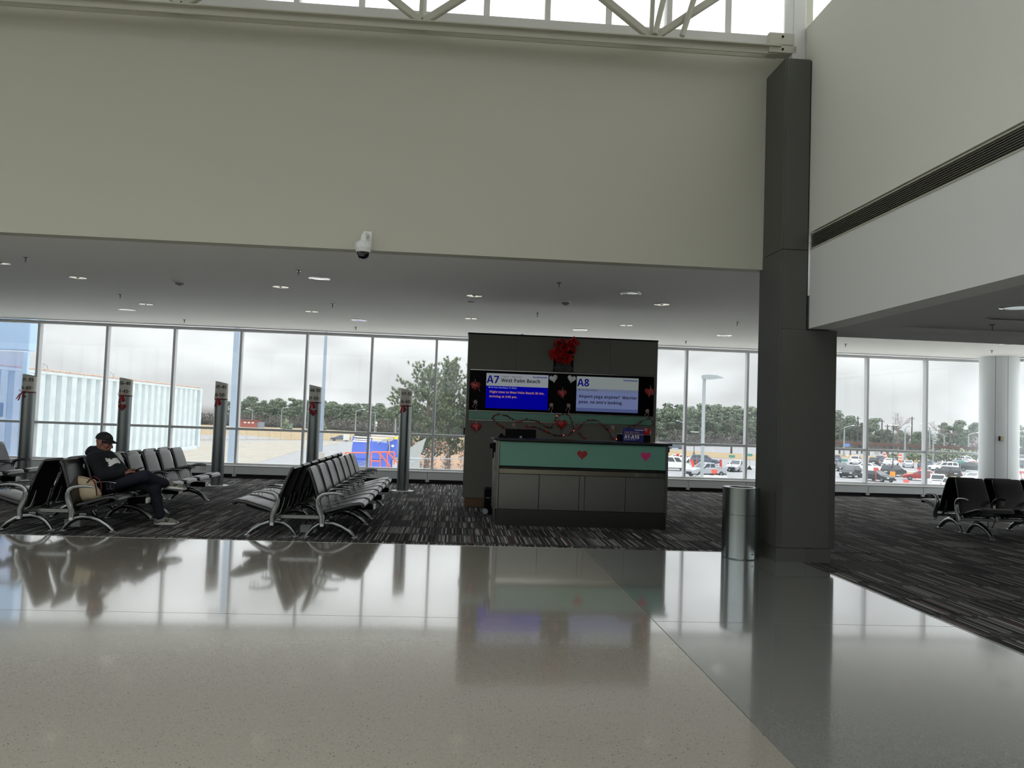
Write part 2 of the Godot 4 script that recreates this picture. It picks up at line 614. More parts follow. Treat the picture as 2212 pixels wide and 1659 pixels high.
func windows() -> void:
	var zg := WZ - 0.15
	var n := 1
	for k in range(-4, 15):
		var x0 := MX + BAY * k
		var w := bay("window_%d" % n, x0, x0 + BAY, 3.475)
		w.position.z = zg
		n += 1
	# right-hand window wall, turned to face -x
	for k in 18:
		var w := bay("window_%d" % n, 0, BAY, 3.475)
		w.position = Vector3(13.75, 0, -18.7 + BAY * k)
		w.rotation.y = -PI / 2
		n += 1
	# heater covers under the glass
	var hc := struct("baseboard_back")
	var ks := [-4.0, -1.0, 1.5, 3.02, 4.5, 5.94, 8.0, 10.04, 10.97, 12.98, 13.9, 15.4]
	for i in ks.size() - 1:
		var a: float = MX + BAY * ks[i] + 0.004
		var b: float = MX + BAY * ks[i + 1] - 0.004
		cube("cover_panel", Vector3(a, 0.085, WZ), Vector3(b, 0.262, WZ + 0.14), M.sill, hc, 0.006)
		cube("outlet_block", Vector3(a - 0.05, 0.03, WZ + 0.06), Vector3(a + 0.035, 0.10, WZ + 0.13), M.white, hc, 0.004)
	cube("ledge", Vector3(-15.9, 0.262, WZ - 0.14), Vector3(13.7, 0.285, WZ + 0.155), M.white, hc, 0.004)
	cube("recess", Vector3(-15.9, 0.0, WZ - 0.1), Vector3(13.7, 0.26, WZ + 0.07), M.kick, hc)
	var hr := struct("baseboard_right")
	cube("cover_panel", Vector3(13.55, 0.085, -18.6), Vector3(13.7, 0.262, 8.6), M.sill, hr, 0.006)
	cube("ledge", Vector3(13.54, 0.262, -18.6), Vector3(13.76, 0.285, 8.6), M.white, hr)
	cube("recess", Vector3(13.6, 0.0, -18.6), Vector3(13.72, 0.26, 8.6), M.kick, hr)
	var sp := struct("wall_outer")
	cube("spandrel", Vector3(-16.3, G, WZ - 0.3), Vector3(13.9, 0.28, WZ - 0.1), M.sill, sp)
	cube("spandrel", Vector3(13.7, G, -18.9), Vector3(13.95, 0.28, 9.0), M.sill, sp)
	# round white corner column with three panel joints
	var t := thing("corner_column", "fat round white column filling the corner between the two window walls", "column", Vector3(13.2, 0, -18.35))
	for q in [[290.0, 136.4], [135.4, 101.4], [100.4, -65.0]]:
		var b := B.new()
		var rows := []
		for y in [0.0, 3.53]:
			var row := PackedVector3Array()
			for i in 21:
				var a := deg_to_rad(lerpf(q[0], q[1], i / 20.0))
				row.append(Vector3(cos(a) * 0.43, y, sin(a) * 0.43))
			rows.append(row)
		b.grid(rows)
		put("cover_panel", b, M.sill, t)
	var cb := B.new()
	cb.lathe([Vector2(0.422, 0), Vector2(0.422, 3.54)], 32)
	put("core", cb, M.kick, t)
	var tb := thing("thermostat", "small beige box on the face of the round corner column", "sensor", Vector3(12.99, 1.53, -17.955))
	cube("housing", Vector3(-0.045, -0.055, -0.03), Vector3(0.045, 0.055, 0.02), mat(Color(0.62, 0.56, 0.46), 0.5), tb, 0.006)
	cube("dark_side", Vector3(-0.06, -0.055, -0.03), Vector3(-0.045, 0.055, 0.012), M.black, tb)


func high_wall() -> void:
	var w := struct("wall_front")
	cube("wall_panel", Vector3(-16, 3.598, UZ - 0.3), Vector3(-1.838, 6.42, UZ), M.wall, w)
	cube("wall_panel", Vector3(-1.838, 3.598, UZ - 0.3), Vector3(4.2, 6.42, UZ), M.wall, w)
	cube("wall_cap", Vector3(-16, 6.42, UZ - 0.32), Vector3(4.2, 6.5, UZ + 0.01), M.wall, w)
	# clerestory above it
	var zc := -10.0
	cube("clerestory_sill", Vector3(-16, 6.5, zc - 0.1), Vector3(4.2, 6.74, zc + 0.1), M.white_wall, w)
	cube("clerestory_head", Vector3(-16, 8.8, zc - 0.1), Vector3(4.2, 9.3, zc + 0.1), M.white_wall, w)
	var n := 40
	for k in 13:
		var x := 4.18 - 1.6 * k
		var b := struct("window_%d" % n)
		n += 1
		cube("mullion", Vector3(x - 1.6 - 0.035, 6.74, zc - 0.1), Vector3(x - 1.6 + 0.035, 8.8, zc + 0.08), M.white_wall, b)
		cube("pane", Vector3(x - 1.565, 6.74, zc - 0.006), Vector3(x - 0.83, 8.8, zc + 0.006), M.glass, b)
		cube("pane", Vector3(x - 0.75, 6.74, zc - 0.006), Vector3(x - 0.035, 8.8, zc + 0.006), M.glass, b)
		cube("frosted_strip", Vector3(x - 0.83, 6.74, zc - 0.012), Vector3(x - 0.75, 8.8, zc + 0.012), M.white, b)
	# the wall that runs towards the camera on the right, with a linear grille
	var r := struct("wall_right")
	cube("wall_panel", Vector3(4.168, 2.788, -9.12), Vector3(4.45, 3.745, 9), M.white_wall, r)
	cube("wall_panel", Vector3(4.168, 3.955, -9.75), Vector3(4.45, 6.58, 9), M.bulk, r)
	cube("wall_backing", Vector3(4.30, 3.745, -9.12), Vector3(4.45, 3.955, 9), M.clad_dark, r)
	for i in 8:
		cube("grille_bar", Vector3(4.166, 3.752 + i * 0.0205, -9.12), Vector3(4.25, 3.761 + i * 0.0205, 9), M.unit, r)
	cube("grille_trim", Vector3(4.16, 3.918, -9.12), Vector3(4.26, 3.93, 9), M.wall, r)
	cube("grille_trim", Vector3(4.16, 3.738, -9.12), Vector3(4.26, 3.75, 9), M.wall, r)
	cube("clerestory_head", Vector3(4.3, 8.8, -10.1), Vector3(4.6, 9.3, 9), M.white_wall, r)
	cube("clerestory_sill", Vector3(4.40, 6.5, -9.75), Vector3(4.6, 6.62, 9), M.white_wall, r)
	for k in 11:
		cube("mullion", Vector3(4.42, 6.6, -9.2 + 1.6 * k), Vector3(4.58, 8.8, -9.13 + 1.6 * k), M.white_wall, r)
	cube("pane", Vector3(4.5, 6.62, -9.7), Vector3(4.512, 8.8, 9), M.glass, r)
	# white corner posts above the grey cladding
	var cp := struct("trim_1")
	cube("post", Vector3(4.0, 6.1, -9.62), Vector3(4.168, 9.2, -9.35), M.white_wall, cp, 0.01)
	cube("corner_panel", Vector3(4.168, 6.1, -10.05), Vector3(4.42, 9.2, -9.72), M.wall, cp)
	# roof truss along the wall: double angle bottom chord, tube web
	var t := thing("roof_truss", "long beige steel truss with diagonal web tubes under the high windows", "truss", Vector3(0, 0, -9.45))
	for yy in [6.325, 8.62]:
		for s in [0.0, 1.0]:
			var b := B.new()
			var z0 := -0.055 if s == 0.0 else 0.055
			b.box(Vector3(-6.15, yy - 0.045, z0), Vector3(20.0, 0.075, 0.018))
			b.box(Vector3(-6.15, yy - 0.0, z0 + (0.035 if s == 1.0 else -0.035)), Vector3(20.0, 0.016, 0.085))
			put("chord_angle", b, M.wall, t)
	var node_x := -0.60 - 2.85 * 5
	var lo := 6.36
	while node_x < 3.9:
		for e in [[-1.42, 1.12], [1.42, 1.12]]:
			var b := B.new()
			b.bar(Vector3(node_x, lo, 0), Vector3(node_x + 2.2 * e[0] * 0.98, lo + 2.25, 0), 0.085, 0.085, 0.01)
			put("diagonal", b, M.wall, t)
		var b2 := B.new()
		b2.bar(Vector3(node_x - 0.02, lo, 0), Vector3(node_x + 0.02, lo + 2.25, 0), 0.05, 0.05, 0.006)
		put("web_post", b2, M.wall, t)
		node_x += 2.85
	for q in [[2.26, 2.72], [2.60, 3.23]]:
		var b := B.new()
		b.tube([Vector3(q[0], 6.38, 0.08), Vector3(q[1], 8.6, 0.12)], 0.035, 10)
		put("brace_rod", b, M.wall, t)
	cube("end_plate", Vector3(3.70, 6.25, -0.06), Vector3(4.05, 6.345, 0.1), M.wall, t, 0.004)
	cube("end_plate", Vector3(3.70, 6.35, 0.0), Vector3(4.02, 6.50, 0.10), M.wall, t, 0.004)
	for y in [6.29, 6.45]:
		var b := B.new()
		b.lathe([Vector2(0, 0.012), Vector2(0.014, 0.01), Vector2(0.014, 0)], 10, Transform3D(Basis(Vector3.RIGHT, PI / 2), Vector3(3.87, y, 0.1)))
		put("bolt", b, M.black, t)


func column() -> void:
	var t := thing("column", "dark grey clad square column behind the steel trash can at the carpet corner", "column", Vector3(4.18, 0, -9.49))
	var x0 := 3.83 - 4.18
	var x1 := 4.535 - 4.18
	var xm := 4.16 - 4.18
	var z1 := -9.157 + 9.49
	var z0 := -9.84 + 9.49
	cube("plinth", Vector3(x0 + 0.008, 0.0, z0 + 0.03), Vector3(xm + 0.05, 0.165, z1 - 0.008), M.clad, t)
	cube("plinth", Vector3(xm + 0.052, 0.0, z0 + 0.03), Vector3(x1 - 0.03, 0.165, z1 - 0.008), M.clad, t)
	cube("core", Vector3(x0 + 0.02, 0.0, z0 + 0.02), Vector3(xm - 0.02, 6.06, z1 - 0.02), M.clad_dark, t)
	cube("lower_panel", Vector3(x0 + 0.02, 0.17, z0), Vector3(x1, 2.775, z1), M.clad, t, 0.003)
	cube("side_panel", Vector3(x0, 0.17, z0), Vector3(x0 + 0.018, 3.738, z1), M.clad, t, 0.002)
	cube("upper_panel", Vector3(x0 + 0.02, 2.776, z0), Vector3(xm - 0.01, 3.738, z1), M.clad, t, 0.003)
	cube("upper_panel", Vector3(x0 + 0.02, 3.743, -9.76 + 9.49), Vector3(xm - 0.01, 6.09, z1), M.clad, t, 0.003)
	cube("side_panel", Vector3(x0, 3.743, -9.745 + 9.49), Vector3(x0 + 0.018, 6.09, z1), M.clad, t, 0.002)
	cube("shadow_joint", Vector3(xm - 0.022, 2.79, z0 + 0.03), Vector3(xm + 0.008, 6.08, z1 - 0.015), M.clad_dark, t)
	var guard := mat(Color(0.33, 0.33, 0.315), 0.3, 0.3)
	for s in [x0, x1]:
		var b := B.new()
		var d := 1.0 if s == x0 else -1.0
		b.box(Vector3(s + d * 0.03, 0.68, z1 + 0.003), Vector3(0.066, 1.0, 0.006))
		b.box(Vector3(s - d * 0.003, 0.68, z1 - 0.028), Vector3(0.006, 1.0, 0.062))
		var gd := put("corner_guard", b, guard, t)
		for y in [0.22, 0.68]:
			var sc := B.new()
			sc.ball(Vector3(s + d * 0.045, y, z1 + 0.007), Vector3(0.005, 0.005, 0.003), 8, 4)
			put("screw", sc, M.alu, gd)


# ---------------------------------------------------------------- ceiling fixtures
func ceiling_things() -> void:
	var dl := thing("downlight", "", "downlight", Vector3.ZERO, 0, "recessed downlights in the low ceiling")
	var b := B.new()
	b.lathe([Vector2(0.095, 0.0), Vector2(0.10, -0.012), Vector2(0.125, -0.008), Vector2(0.125, 0.01)], 28)
	put("trim_ring", b, M.gloss, dl)
	b = B.new()
	b.lathe([Vector2(0.0, 0.002), Vector2(0.06, -0.002), Vector2(0.097, -0.008)], 28)
	put("lens", b, glow(Color(1.0, 0.97, 0.90), 0.55), dl)
	b = B.new()
	b.lathe([Vector2(0.0, -0.016), Vector2(0.014, -0.016), Vector2(0.018, 0.0)], 12)
	put("lamp_clip", b, M.grey, dl)
	var li := SpotLight3D.new()
	li.name = "lamp_light"
	li.light_energy = 0.05
	li.light_color = Color(1.0, 0.95, 0.86)
	li.spot_angle = 60
	li.spot_range = 30
	li.spot_attenuation = 2.0
	li.light_size = 0.09
	li.shadow_enabled = true
	li.position.y = -0.03
	li.rotation.x = -PI / 2
	dl.add_child(li)
	var first := true
	for r in [[-12.77, "near row of downlights"], [-15.50, "far row of downlights by the windows"]]:
		var xs := [-9.05, -6.03, -2.89, 0.213, 3.32]
		var ord := ["leftmost", "second", "third", "fourth", "rightmost"]
		for i in 5:
			var z: float = r[0]
			var at := Vector3(xs[i], ceil_y(z), z)
			var lab: String = "small round white downlight, %s of the %s" % [ord[i], r[1]]
			if first:
				dl.position = at
				dl.set_meta("label", lab)
				first = false
			else:
				copy(dl, at, 0, lab)
	copy(dl, Vector3(9.3, ceil_y(-15.7), -15.7), 0, "small round white downlight right of the grey column, in the pale strip of ceiling")
	copy(dl, Vector3(-6.66, ceil_y(-11.8), -11.8), 0, "small round white downlight cut by the left edge, nearest the high wall")
	# round flush speakers
	var sp := thing("ceiling_speaker", "", "speaker", Vector3.ZERO, 0, "round flush ceiling speakers")
	b = B.new()
	b.lathe([Vector2(0.12, -0.006), Vector2(0.135, -0.012), Vector2(0.16, -0.008), Vector2(0.165, 0.01)], 32)
	put("rim", b, M.gloss, sp)
	b = B.new()
	b.lathe([Vector2(0, -0.004), Vector2(0.122, -0.006)], 32)
	put("grille", b, M.gloss, sp)
	var sl := [[-2.12, -11.86, "white round ceiling speaker nearest the dome camera"], [-6.76, -16.43, "white round ceiling speaker at the left, close to the windows"], [-2.10, -16.5, "white round ceiling speaker above the middle poles, close to the windows"], [2.60, -11.88, "grey round ceiling speaker above the counter, near the high wall"], [2.55, -16.52, "white round ceiling speaker just above the top of the gate wall"], [5.64, -16.40, "white round ceiling speaker beside the grey column, close to the windows"], [11.5, -15.75, "faint round ceiling speaker at the far right corner"]]
	for i in sl.size():
		var at := Vector3(sl[i][0], ceil_y(sl[i][1]), sl[i][1])
		if i == 0:
			sp.position = at
			sp.set_meta("label", sl[i][2])
		else:
			copy(sp, at, 0, sl[i][2])
	# sprinklers
	var sk := thing("sprinkler", "", "sprinkler", Vector3.ZERO, 0, "fire sprinkler heads")
	b = B.new()
	b.lathe([Vector2(0.0, -0.006), Vector2(0.03, -0.008), Vector2(0.038, 0.0)], 16)
	put("escutcheon", b, M.alu, sk)
	b = B.new()
	b.lathe([Vector2(0.012, 0.0), Vector2(0.012, -0.035), Vector2(0.006, -0.045), Vector2(0.006, -0.06), Vector2(0.022, -0.063), Vector2(0.0, -0.067)], 12)
	put("nozzle", b, M.grey, sk)
	var rows := [[-11.32, "near the high wall"], [-14.42, "in the middle of the low ceiling"], [-17.75, "close to the windows"]]
	var cols := [[-6.06, "left part"], [-2.32, "part over the middle benches"], [1.42, "part over the gate wall"], [5.2, "part beside the grey column"]]
	first = true
	for r in rows:
		for c in cols:
			if r[0] > -12 and c[0] > 5: continue
			var at := Vector3(c[0], ceil_y(r[0]), r[0])
			var lab: String = "tiny steel fire sprinkler %s, %s" % [r[1], c[1]]
			if first:
				sk.position = at
				sk.set_meta("label", lab)
				first = false
			else:
				copy(sk, at, 0, lab)
	copy(sk, Vector3(8.62, ceil_y(-17.0), -17.0), 0, "tiny steel fire sprinkler in the pale strip right of the grey column")
	copy(sk, Vector3(12.05, ceil_y(-17.0), -17.0), 0, "tiny steel fire sprinkler beside the round corner column")
	copy(sk, Vector3(6.03, 2.84, -8.5), 0, "fire sprinkler under the dark soffit at the right edge")
	# smoke detectors
	for q in [[-4.46, -12.75, "white smoke detector over the seated man's bench"], [1.74, -12.95, "white smoke detector above the counter"]]:
		var sm := thing("smoke_detector", q[2], "detector", Vector3(q[0], ceil_y(q[1]), q[1]), 0, "smoke detectors")
		b = B.new()
		b.lathe([Vector2(0.07, -0.022), Vector2(0.088, -0.018), Vector2(0.092, 0.01)], 20)
		put("base", b, M.white, sm)
		b = B.new()
		b.lathe([Vector2(0, -0.062), Vector2(0.025, -0.062), Vector2(0.03, -0.052), Vector2(0.058, -0.045), Vector2(0.07, -0.02)], 20)
		put("sensor_head", b, M.grey, sm)
	var pl := thing("access_plate", "tiny rectangular plate on the ceiling below a downlight, left of the smoke detector", "plate", Vector3(0.17, ceil_y(-13.42), -13.42))
	cube("cover", Vector3(-0.05, -0.012, -0.03), Vector3(0.05, 0.004, 0.03), M.grey, pl, 0.004)
	# fittings under the dark soffit
	var s2 := thing("soffit_downlight", "large round white light under the dark soffit at the right edge", "downlight", Vector3(5.42, 2.84, -7.25))
	b = B.new()
	b.lathe([Vector2(0.14, -0.006), Vector2(0.15, -0.014), Vector2(0.175, -0.008), Vector2(0.175, 0.01)], 32)
	put("trim_ring", b, M.gloss, s2)
	b = B.new()
	b.lathe([Vector2(0, -0.003), Vector2(0.145, -0.006)], 32)
	put("lens", b, glow(Color(0.95, 1.0, 1.0), 0.35), s2)
	var l2: SpotLight3D = li.duplicate()
	l2.name = "lamp_light"
	s2.add_child(l2)
	var sd := thing("slot_diffuser", "black linear air slot beside the large light under the soffit", "air vent", Vector3(6.05, 2.84, -8.0))
	cube("frame", Vector3(-0.42, -0.008, -0.05), Vector3(0.6, 0.004, 0.05), M.dark_ceil, sd, 0.003)
	cube("slot", Vector3(-0.40, -0.012, -0.03), Vector3(0.58, -0.006, 0.03), M.black, sd)


func security_camera() -> void:
	var t := thing("security_camera", "white dome security camera on a bracket under the edge of the high wall", "camera", Vector3(-1.2, 3.56, UZ))
	cube("wall_plate", Vector3(-0.035, 0.10, 0.0), Vector3(0.075, 0.27, 0.02), M.white, t, 0.006)
	var b := B.new()
	b.tube([Vector3(0.01, 0.22, 0.015), Vector3(0.0, 0.21, 0.09), Vector3(-0.01, 0.18, 0.13), Vector3(-0.01, 0.09, 0.14)], [0.035, 0.032, 0.036, 0.045], 14)
	put("arm", b, M.white, t)
	b = B.new()
	b.lathe([Vector2(0.0, -0.02), Vector2(0.083, -0.02), Vector2(0.098, 0.03), Vector2(0.098, 0.09), Vector2(0.06, 0.115), Vector2(0, 0.12)], 28, Transform3D(Basis(), Vector3(-0.01, 0, 0.14)))
	put("housing", b, M.white, t)
	b = B.new()
	b.lathe([Vector2(0.0, -0.105), Vector2(0.03, -0.1), Vector2(0.058, -0.08), Vector2(0.074, -0.05), Vector2(0.078, -0.02)], 28, Transform3D(Basis(), Vector3(-0.01, 0, 0.14)))
	put("dome", b, mat(Color(0.03, 0.03, 0.035), 0.06, 0.0, 0.8), t)
	b = B.new()
	b.tube([Vector3(-0.09, -0.02, 0.14), Vector3(-0.083, -0.06, 0.14), Vector3(-0.05, -0.105, 0.14), Vector3(-0.01, -0.118, 0.14), Vector3(0.03, -0.105, 0.14), Vector3(0.063, -0.06, 0.14), Vector3(0.07, -0.02, 0.14)], 0.005, 8)
	put("guard_wire", b, M.alu, t)


func trash_can() -> void:
	var t := thing("trash_can", "round brushed steel trash can standing against the dark column", "trash can", Vector3(3.50, 0, -9.43))
	var b := B.new()
	b.lathe([Vector2(0.0, 0.0), Vector2(0.218, 0.0), Vector2(0.222, 0.012), Vector2(0.222, 0.528)], 56)
	put("lower_body", b, M.steel_can, t)
	b = B.new()
	b.lathe([Vector2(0.219, 0.525), Vector2(0.219, 0.532)], 56)
	put("seam", b, M.black, t)
	b = B.new()
	b.lathe([Vector2(0.222, 0.531), Vector2(0.222, 0.842), Vector2(0.216, 0.85), Vector2(0.15, 0.85), Vector2(0.145, 0.842), Vector2(0.145, 0.72)], 56)
	put("upper_body", b, M.steel_can, t)
	b = B.new()
	b.lathe([Vector2(0.0, 0.72), Vector2(0.146, 0.72)], 32)
	put("opening", b, M.black, t)
	b = B.new()
	b.box(Vector3(0.07, 0.07, 0.2115), Vector3(0.03, 0.01, 0.004), 0.001)
	put("nameplate", b, M.black, t)


# ---------------------------------------------------------------- gate wall, counter and decorations
func heart_poly(w: float, n := 28) -> PackedVector2Array:
	var p := PackedVector2Array()
	for i in n:
		var t := TAU * i / n
		p.append(Vector2(16.0 * pow(sin(t), 3), 13.0 * cos(t) - 5.0 * cos(2 * t) - 2.0 * cos(3 * t) - cos(4 * t)) * (w / 32.0))
	return p


func heart_mesh(w: float, depth: float, puff := true) -> B:
	# a heart with a rounded rim, its back on z = 0
	var b := B.new()
	var p := heart_poly(w)
	var rows := []
	for k in ([[1.0, 0.0], [1.0, 0.45], [0.93, 0.8], [0.78, 0.97], [0.4, 1.05], [0.02, 1.06]] if puff else [[1.0, 0.0], [1.0, 0.85], [0.97, 1.0], [0.5, 1.0], [0.02, 1.0]]):
		var row := PackedVector3Array()
		for i in p.size():
			var q: Vector2 = p[p.size() - 1 - i] * k[0]
			row.append(Vector3(q.x, q.y, depth * k[1]))
		rows.append(row)
	b.grid(rows, true)
	return b


func curl(b: B, from: Vector3, to: Vector3, turns: float, amp: float, w: float) -> void:
	var p := []
	for i in 17:
		var t := i / 16.0
		p.append(from.lerp(to, t) + Vector3(sin(t * TAU * turns) * amp, 0, 0.006 + absf(cos(t * TAU * turns)) * amp * 0.6))
	b.tube(p, w, 5, Vector3(0, 0, 1), 0.25)


func gate_wall() -> void:
	var zf := -14.05
	var t := thing("gate_wall", "free-standing grey panel wall behind the counter with a black screen band", "partition", Vector3(1.88, 0, -14.22))
	var X := func(x: float, y: float, z: float) -> Vector3: return Vector3(x - 1.88, y, z - zf + 0.17)
	var pc := func(nm: String, x0: float, y0: float, z0: float, x1: float, y1: float, z1: float, m: Material, bev := 0.002) -> MeshInstance3D:
		return cube(nm, X.call(x0, y0, z0), X.call(x1, y1, z1), m, t, bev)
	pc.call("core", 0.175, 0.16, zf - 0.33, 3.585, 3.075, zf - 0.02, M.clad_dark)
	pc.call("top_cap", 0.15, 3.075, zf - 0.36, 3.61, 3.1, zf + 0.004, M.black)
	pc.call("header_panel", 0.165, 2.452, zf - 0.022, 1.025, 3.074, zf, M.unit)
	pc.call("header_panel", 1.029, 2.452, zf - 0.022, 2.726, 3.074, zf, M.unit)
	pc.call("header_panel", 2.730, 2.452, zf - 0.022, 3.597, 3.074, zf, M.unit)
	pc.call("lower_panel", 0.165, 0.16, zf - 0.022, 1.888, 1.538, zf, M.unit)
	pc.call("lower_panel", 1.892, 0.16, zf - 0.022, 3.597, 1.538, zf, M.unit)
	for s in [[0.165, 0.21], [3.553, 3.597]]:
		pc.call("stile", s[0], 1.54, zf - 0.022, s[1], 2.45, zf, M.unit)
	for s in [0.158, 3.597]:
		pc.call("edge_trim", s, 0.16, zf - 0.33, s + 0.007, 3.074, zf + 0.003, M.steel_smooth)
	pc.call("screen_band", 0.212, 1.716, zf - 0.03, 3.552, 2.432, zf - 0.012, mat(Color(0.02, 0.02, 0.028), 0.3, 0.0, 0.15))
	for y in [2.430, 1.700, 1.536]:
		pc.call("trim_bar", 0.212, y, zf - 0.02, 3.552, y + 0.017, zf + 0.006, M.steel_smooth)
	pc.call("glass_band", 0.214, 1.556, zf - 0.02, 3.551, 1.697, zf - 0.002, M.green_glass)
	pc.call("plinth", 0.195, 0.0, zf - 0.30, 3.565, 0.155, zf - 0.03, mat(Color(0.42, 0.33, 0.26), 0.35, 0.7))
	pc.call("lock_box", 0.135, 1.27, zf - 0.10, 0.162, 1.40, zf - 0.03, M.black)
	# displays
	var on_white := glow(Color(0.80, 0.83, 0.86), 0.27)
	var on_blue := glow(Color(0.01, 0.005, 0.62), 0.55)
	var navy := glow(Color(0.05, 0.04, 0.50), 0.42)
	var dark := glow(Color(0.06, 0.06, 0.08), 0.15)
	var orange := glow(Color(0.95, 0.68, 0.52), 0.32)
	var pale := glow(Color(0.75, 0.8, 0.95), 0.42)
	var d1 := thing("gate_display", "lit screen reading A7 West Palm Beach, white over deep blue, left on the gate wall", "screen", Vector3(1.063, 2.076, zf - 0.012))
	cube("bezel", Vector3(-0.57, -0.325, 0), Vector3(0.572, 0.325, 0.012), M.black, d1, 0.002)
	cube("screen_header", Vector3(-0.556, 0.176, 0.012), Vector3(0.556, 0.311, 0.015), on_white, d1)
	cube("screen_header", Vector3(-0.556, 0.086, 0.012), Vector3(0.556, 0.1759, 0.015), on_white, d1)
	cube("screen_body", Vector3(-0.556, -0.313, 0.012), Vector3(0.556, 0.0859, 0.015), on_blue, d1)
	text("A7", 0.185, navy, d1, Vector3(-0.548, 0.197, 0.0155), "lettering", true)
	text("12:40 pm  |  Flight # 1107", 0.032, dark, d1, Vector3(-0.29, 0.258, 0.0155))
	text("West Palm Beach", 0.085, dark, d1, Vector3(-0.29, 0.19, 0.0155), "lettering", true)
	text("Southwest", 0.046, navy, d1, Vector3(0.275, 0.268, 0.0155), "lettering", true)
	var hb := heart_mesh(0.028, 0.002, false)
	put("heart_emblem", hb, navy, d1).position = Vector3(0.52, 0.266, 0.0155)
	text("On Time: Boarding in 1h 20min", 0.033, pale, d1, Vector3(-0.47, 0.058, 0.0155))
	var cl := B.new()
	cl.lathe([Vector2(0.008, 0.002), Vector2(0.014, 0.002)], 14, Transform3D(Basis(Vector3.RIGHT, PI / 2), Vector3(-0.497, 0.059, 0.0155)))
	put("clock_icon", cl, pale, d1)
	text("Flight time to West Palm Beach 3h 5m.", 0.0535, orange, d1, Vector3(-0.495, -0.022, 0.0155), "lettering", true)
	text("Arriving at 3:45 pm.", 0.0535, orange, d1, Vector3(-0.495, -0.102, 0.0155), "lettering", true)
	var d2 := thing("gate_display", "lit pale screen reading A8 and a joke about airport yoga, right on the gate wall", "screen", Vector3(2.70, 2.08, zf - 0.012))
	cube("bezel", Vector3(-0.578, -0.33, 0), Vector3(0.578, 0.33, 0.012), M.black, d2, 0.002)
	cube("screen_header", Vector3(-0.564, 0.095, 0.012), Vector3(0.564, 0.313, 0.015), glow(Color(0.66, 0.70, 0.70), 0.36), d2)
	cube("screen_status", Vector3(-0.564, 0.045, 0.012), Vector3(0.564, 0.0945, 0.015), glow(Color(0.55, 0.60, 0.74), 0.33), d2)
	cube("screen_body", Vector3(-0.564, -0.255, 0.012), Vector3(0.564, 0.0445, 0.015), glow(Color(0.60, 0.66, 0.88), 0.28), d2)
	cube("screen_footer", Vector3(-0.564, -0.314, 0.012), Vector3(0.564, -0.2555, 0.015), glow(Color(0.46, 0.51, 0.76), 0.27), d2)
	text("A8", 0.185, navy, d2, Vector3(-0.555, 0.197, 0.0155), "lettering", true)
	text("Southwest", 0.046, navy, d2, Vector3(0.285, 0.268, 0.0155), "lettering", true)
	put("heart_emblem", hb, navy, d2).position = Vector3(0.53, 0.266, 0.0155)
	text("This Gate is Empty", 0.034, dark, d2, Vector3(-0.47, 0.071, 0.0155))
	cl = B.new()
	cl.lathe([Vector2(0.008, 0.002), Vector2(0.015, 0.002)], 14, Transform3D(Basis(Vector3.RIGHT, PI / 2), Vector3(-0.51, 0.071, 0.0155)))
	put("clock_icon", cl, dark, d2)
	text("Airport yoga anyone?  Warrior", 0.0735, dark, d2, Vector3(-0.52, -0.045, 0.0155), "lettering", true)
	text("pose, no one's looking.", 0.0735, dark, d2, Vector3(-0.52, -0.145, 0.0155), "lettering", true)
	# notice half hidden by a red mesh bow
	var ns := thing("notice", "black notice with white lines of text hanging below the red bow", "sign", Vector3(1.883, 2.64, zf + 0.004))
	cube("panel", Vector3(-0.18, -0.18, 0), Vector3(0.18, 0.20, 0.008), M.black, ns, 0.002)
	var nw := mat(Color(0.48, 0.48, 0.48), 0.7)
	cube("rule", Vector3(-0.13, -0.024, 0.008), Vector3(0.13, -0.02, 0.0095), nw, ns)
	var lines := ["Favor De Estar Listo", "Espera Con Asientos", "Reasignados Requieren", "Comunicado Por Boletos", "De Tarifas Completas"]
	for i in 5:
		text(lines[i], 0.031, nw, ns, Vector3(0, -0.044 - 0.0285 * i, 0.0085), "lettering", false, HORIZONTAL_ALIGNMENT_CENTER, 0.002)
	var bow := thing("mesh_bow", "big ruffled bow of red mesh ribbon at the top of the gate wall", "bow", Vector3(1.87, 2.84, zf + 0.006))
	var mesh_red := tri_map(mat(Color(0.72, 0.05, 0.07), 0.6), 0.25)
	mesh_red.normal_enabled = true
	mesh_red.normal_texture = noise_tex(0.2, Color.BLACK, Color.WHITE, 128, true, 2, 6.0)
	var r := RandomNumberGenerator.new()
	r.seed = 31
	var loops := [[0.0, 0.02, 0.14, 0.0], [-0.09, 0.10, 0.12, 0.6], [0.10, 0.10, 0.13, -0.5], [-0.11, -0.03, 0.13, 1.2], [0.13, -0.01, 0.12, 2.2], [0.0, -0.12, 0.13, 0.3], [-0.03, 0.14, 0.11, 1.7], [0.17, 0.15, 0.10, 0.9], [-0.08, -0.14, 0.11, 2.8], [0.08, -0.16, 0.11, 0.2]]
	for L in loops:
		var b := B.new()
		var rows := []
		for i in 9:
			var row := PackedVector3Array()
			var s: float = i / 8.0 - 0.5
			for j in 15:
				var a: float = TAU * (j / 14.0) * 0.92 + L[3]
				var rad: float = L[2] * (0.62 + 0.16 * sin(a * 3.0 + s * 5.0)) * (1.0 + 0.35 * cos(s * PI))
				var q := Vector3(cos(a) * rad * 0.8, sin(a) * rad * 0.8 , 0.05 + s * 0.13 + 0.02 * sin(a * 5.0))
				row.append(Vector3(L[0], L[1], 0.035) + q + Vector3(r.randf_range(-1, 1), r.randf_range(-1, 1), r.randf_range(-1, 1)) * 0.006)
			rows.append(row)
		b.grid(rows)
		put("loop", b, mesh_red, bow)
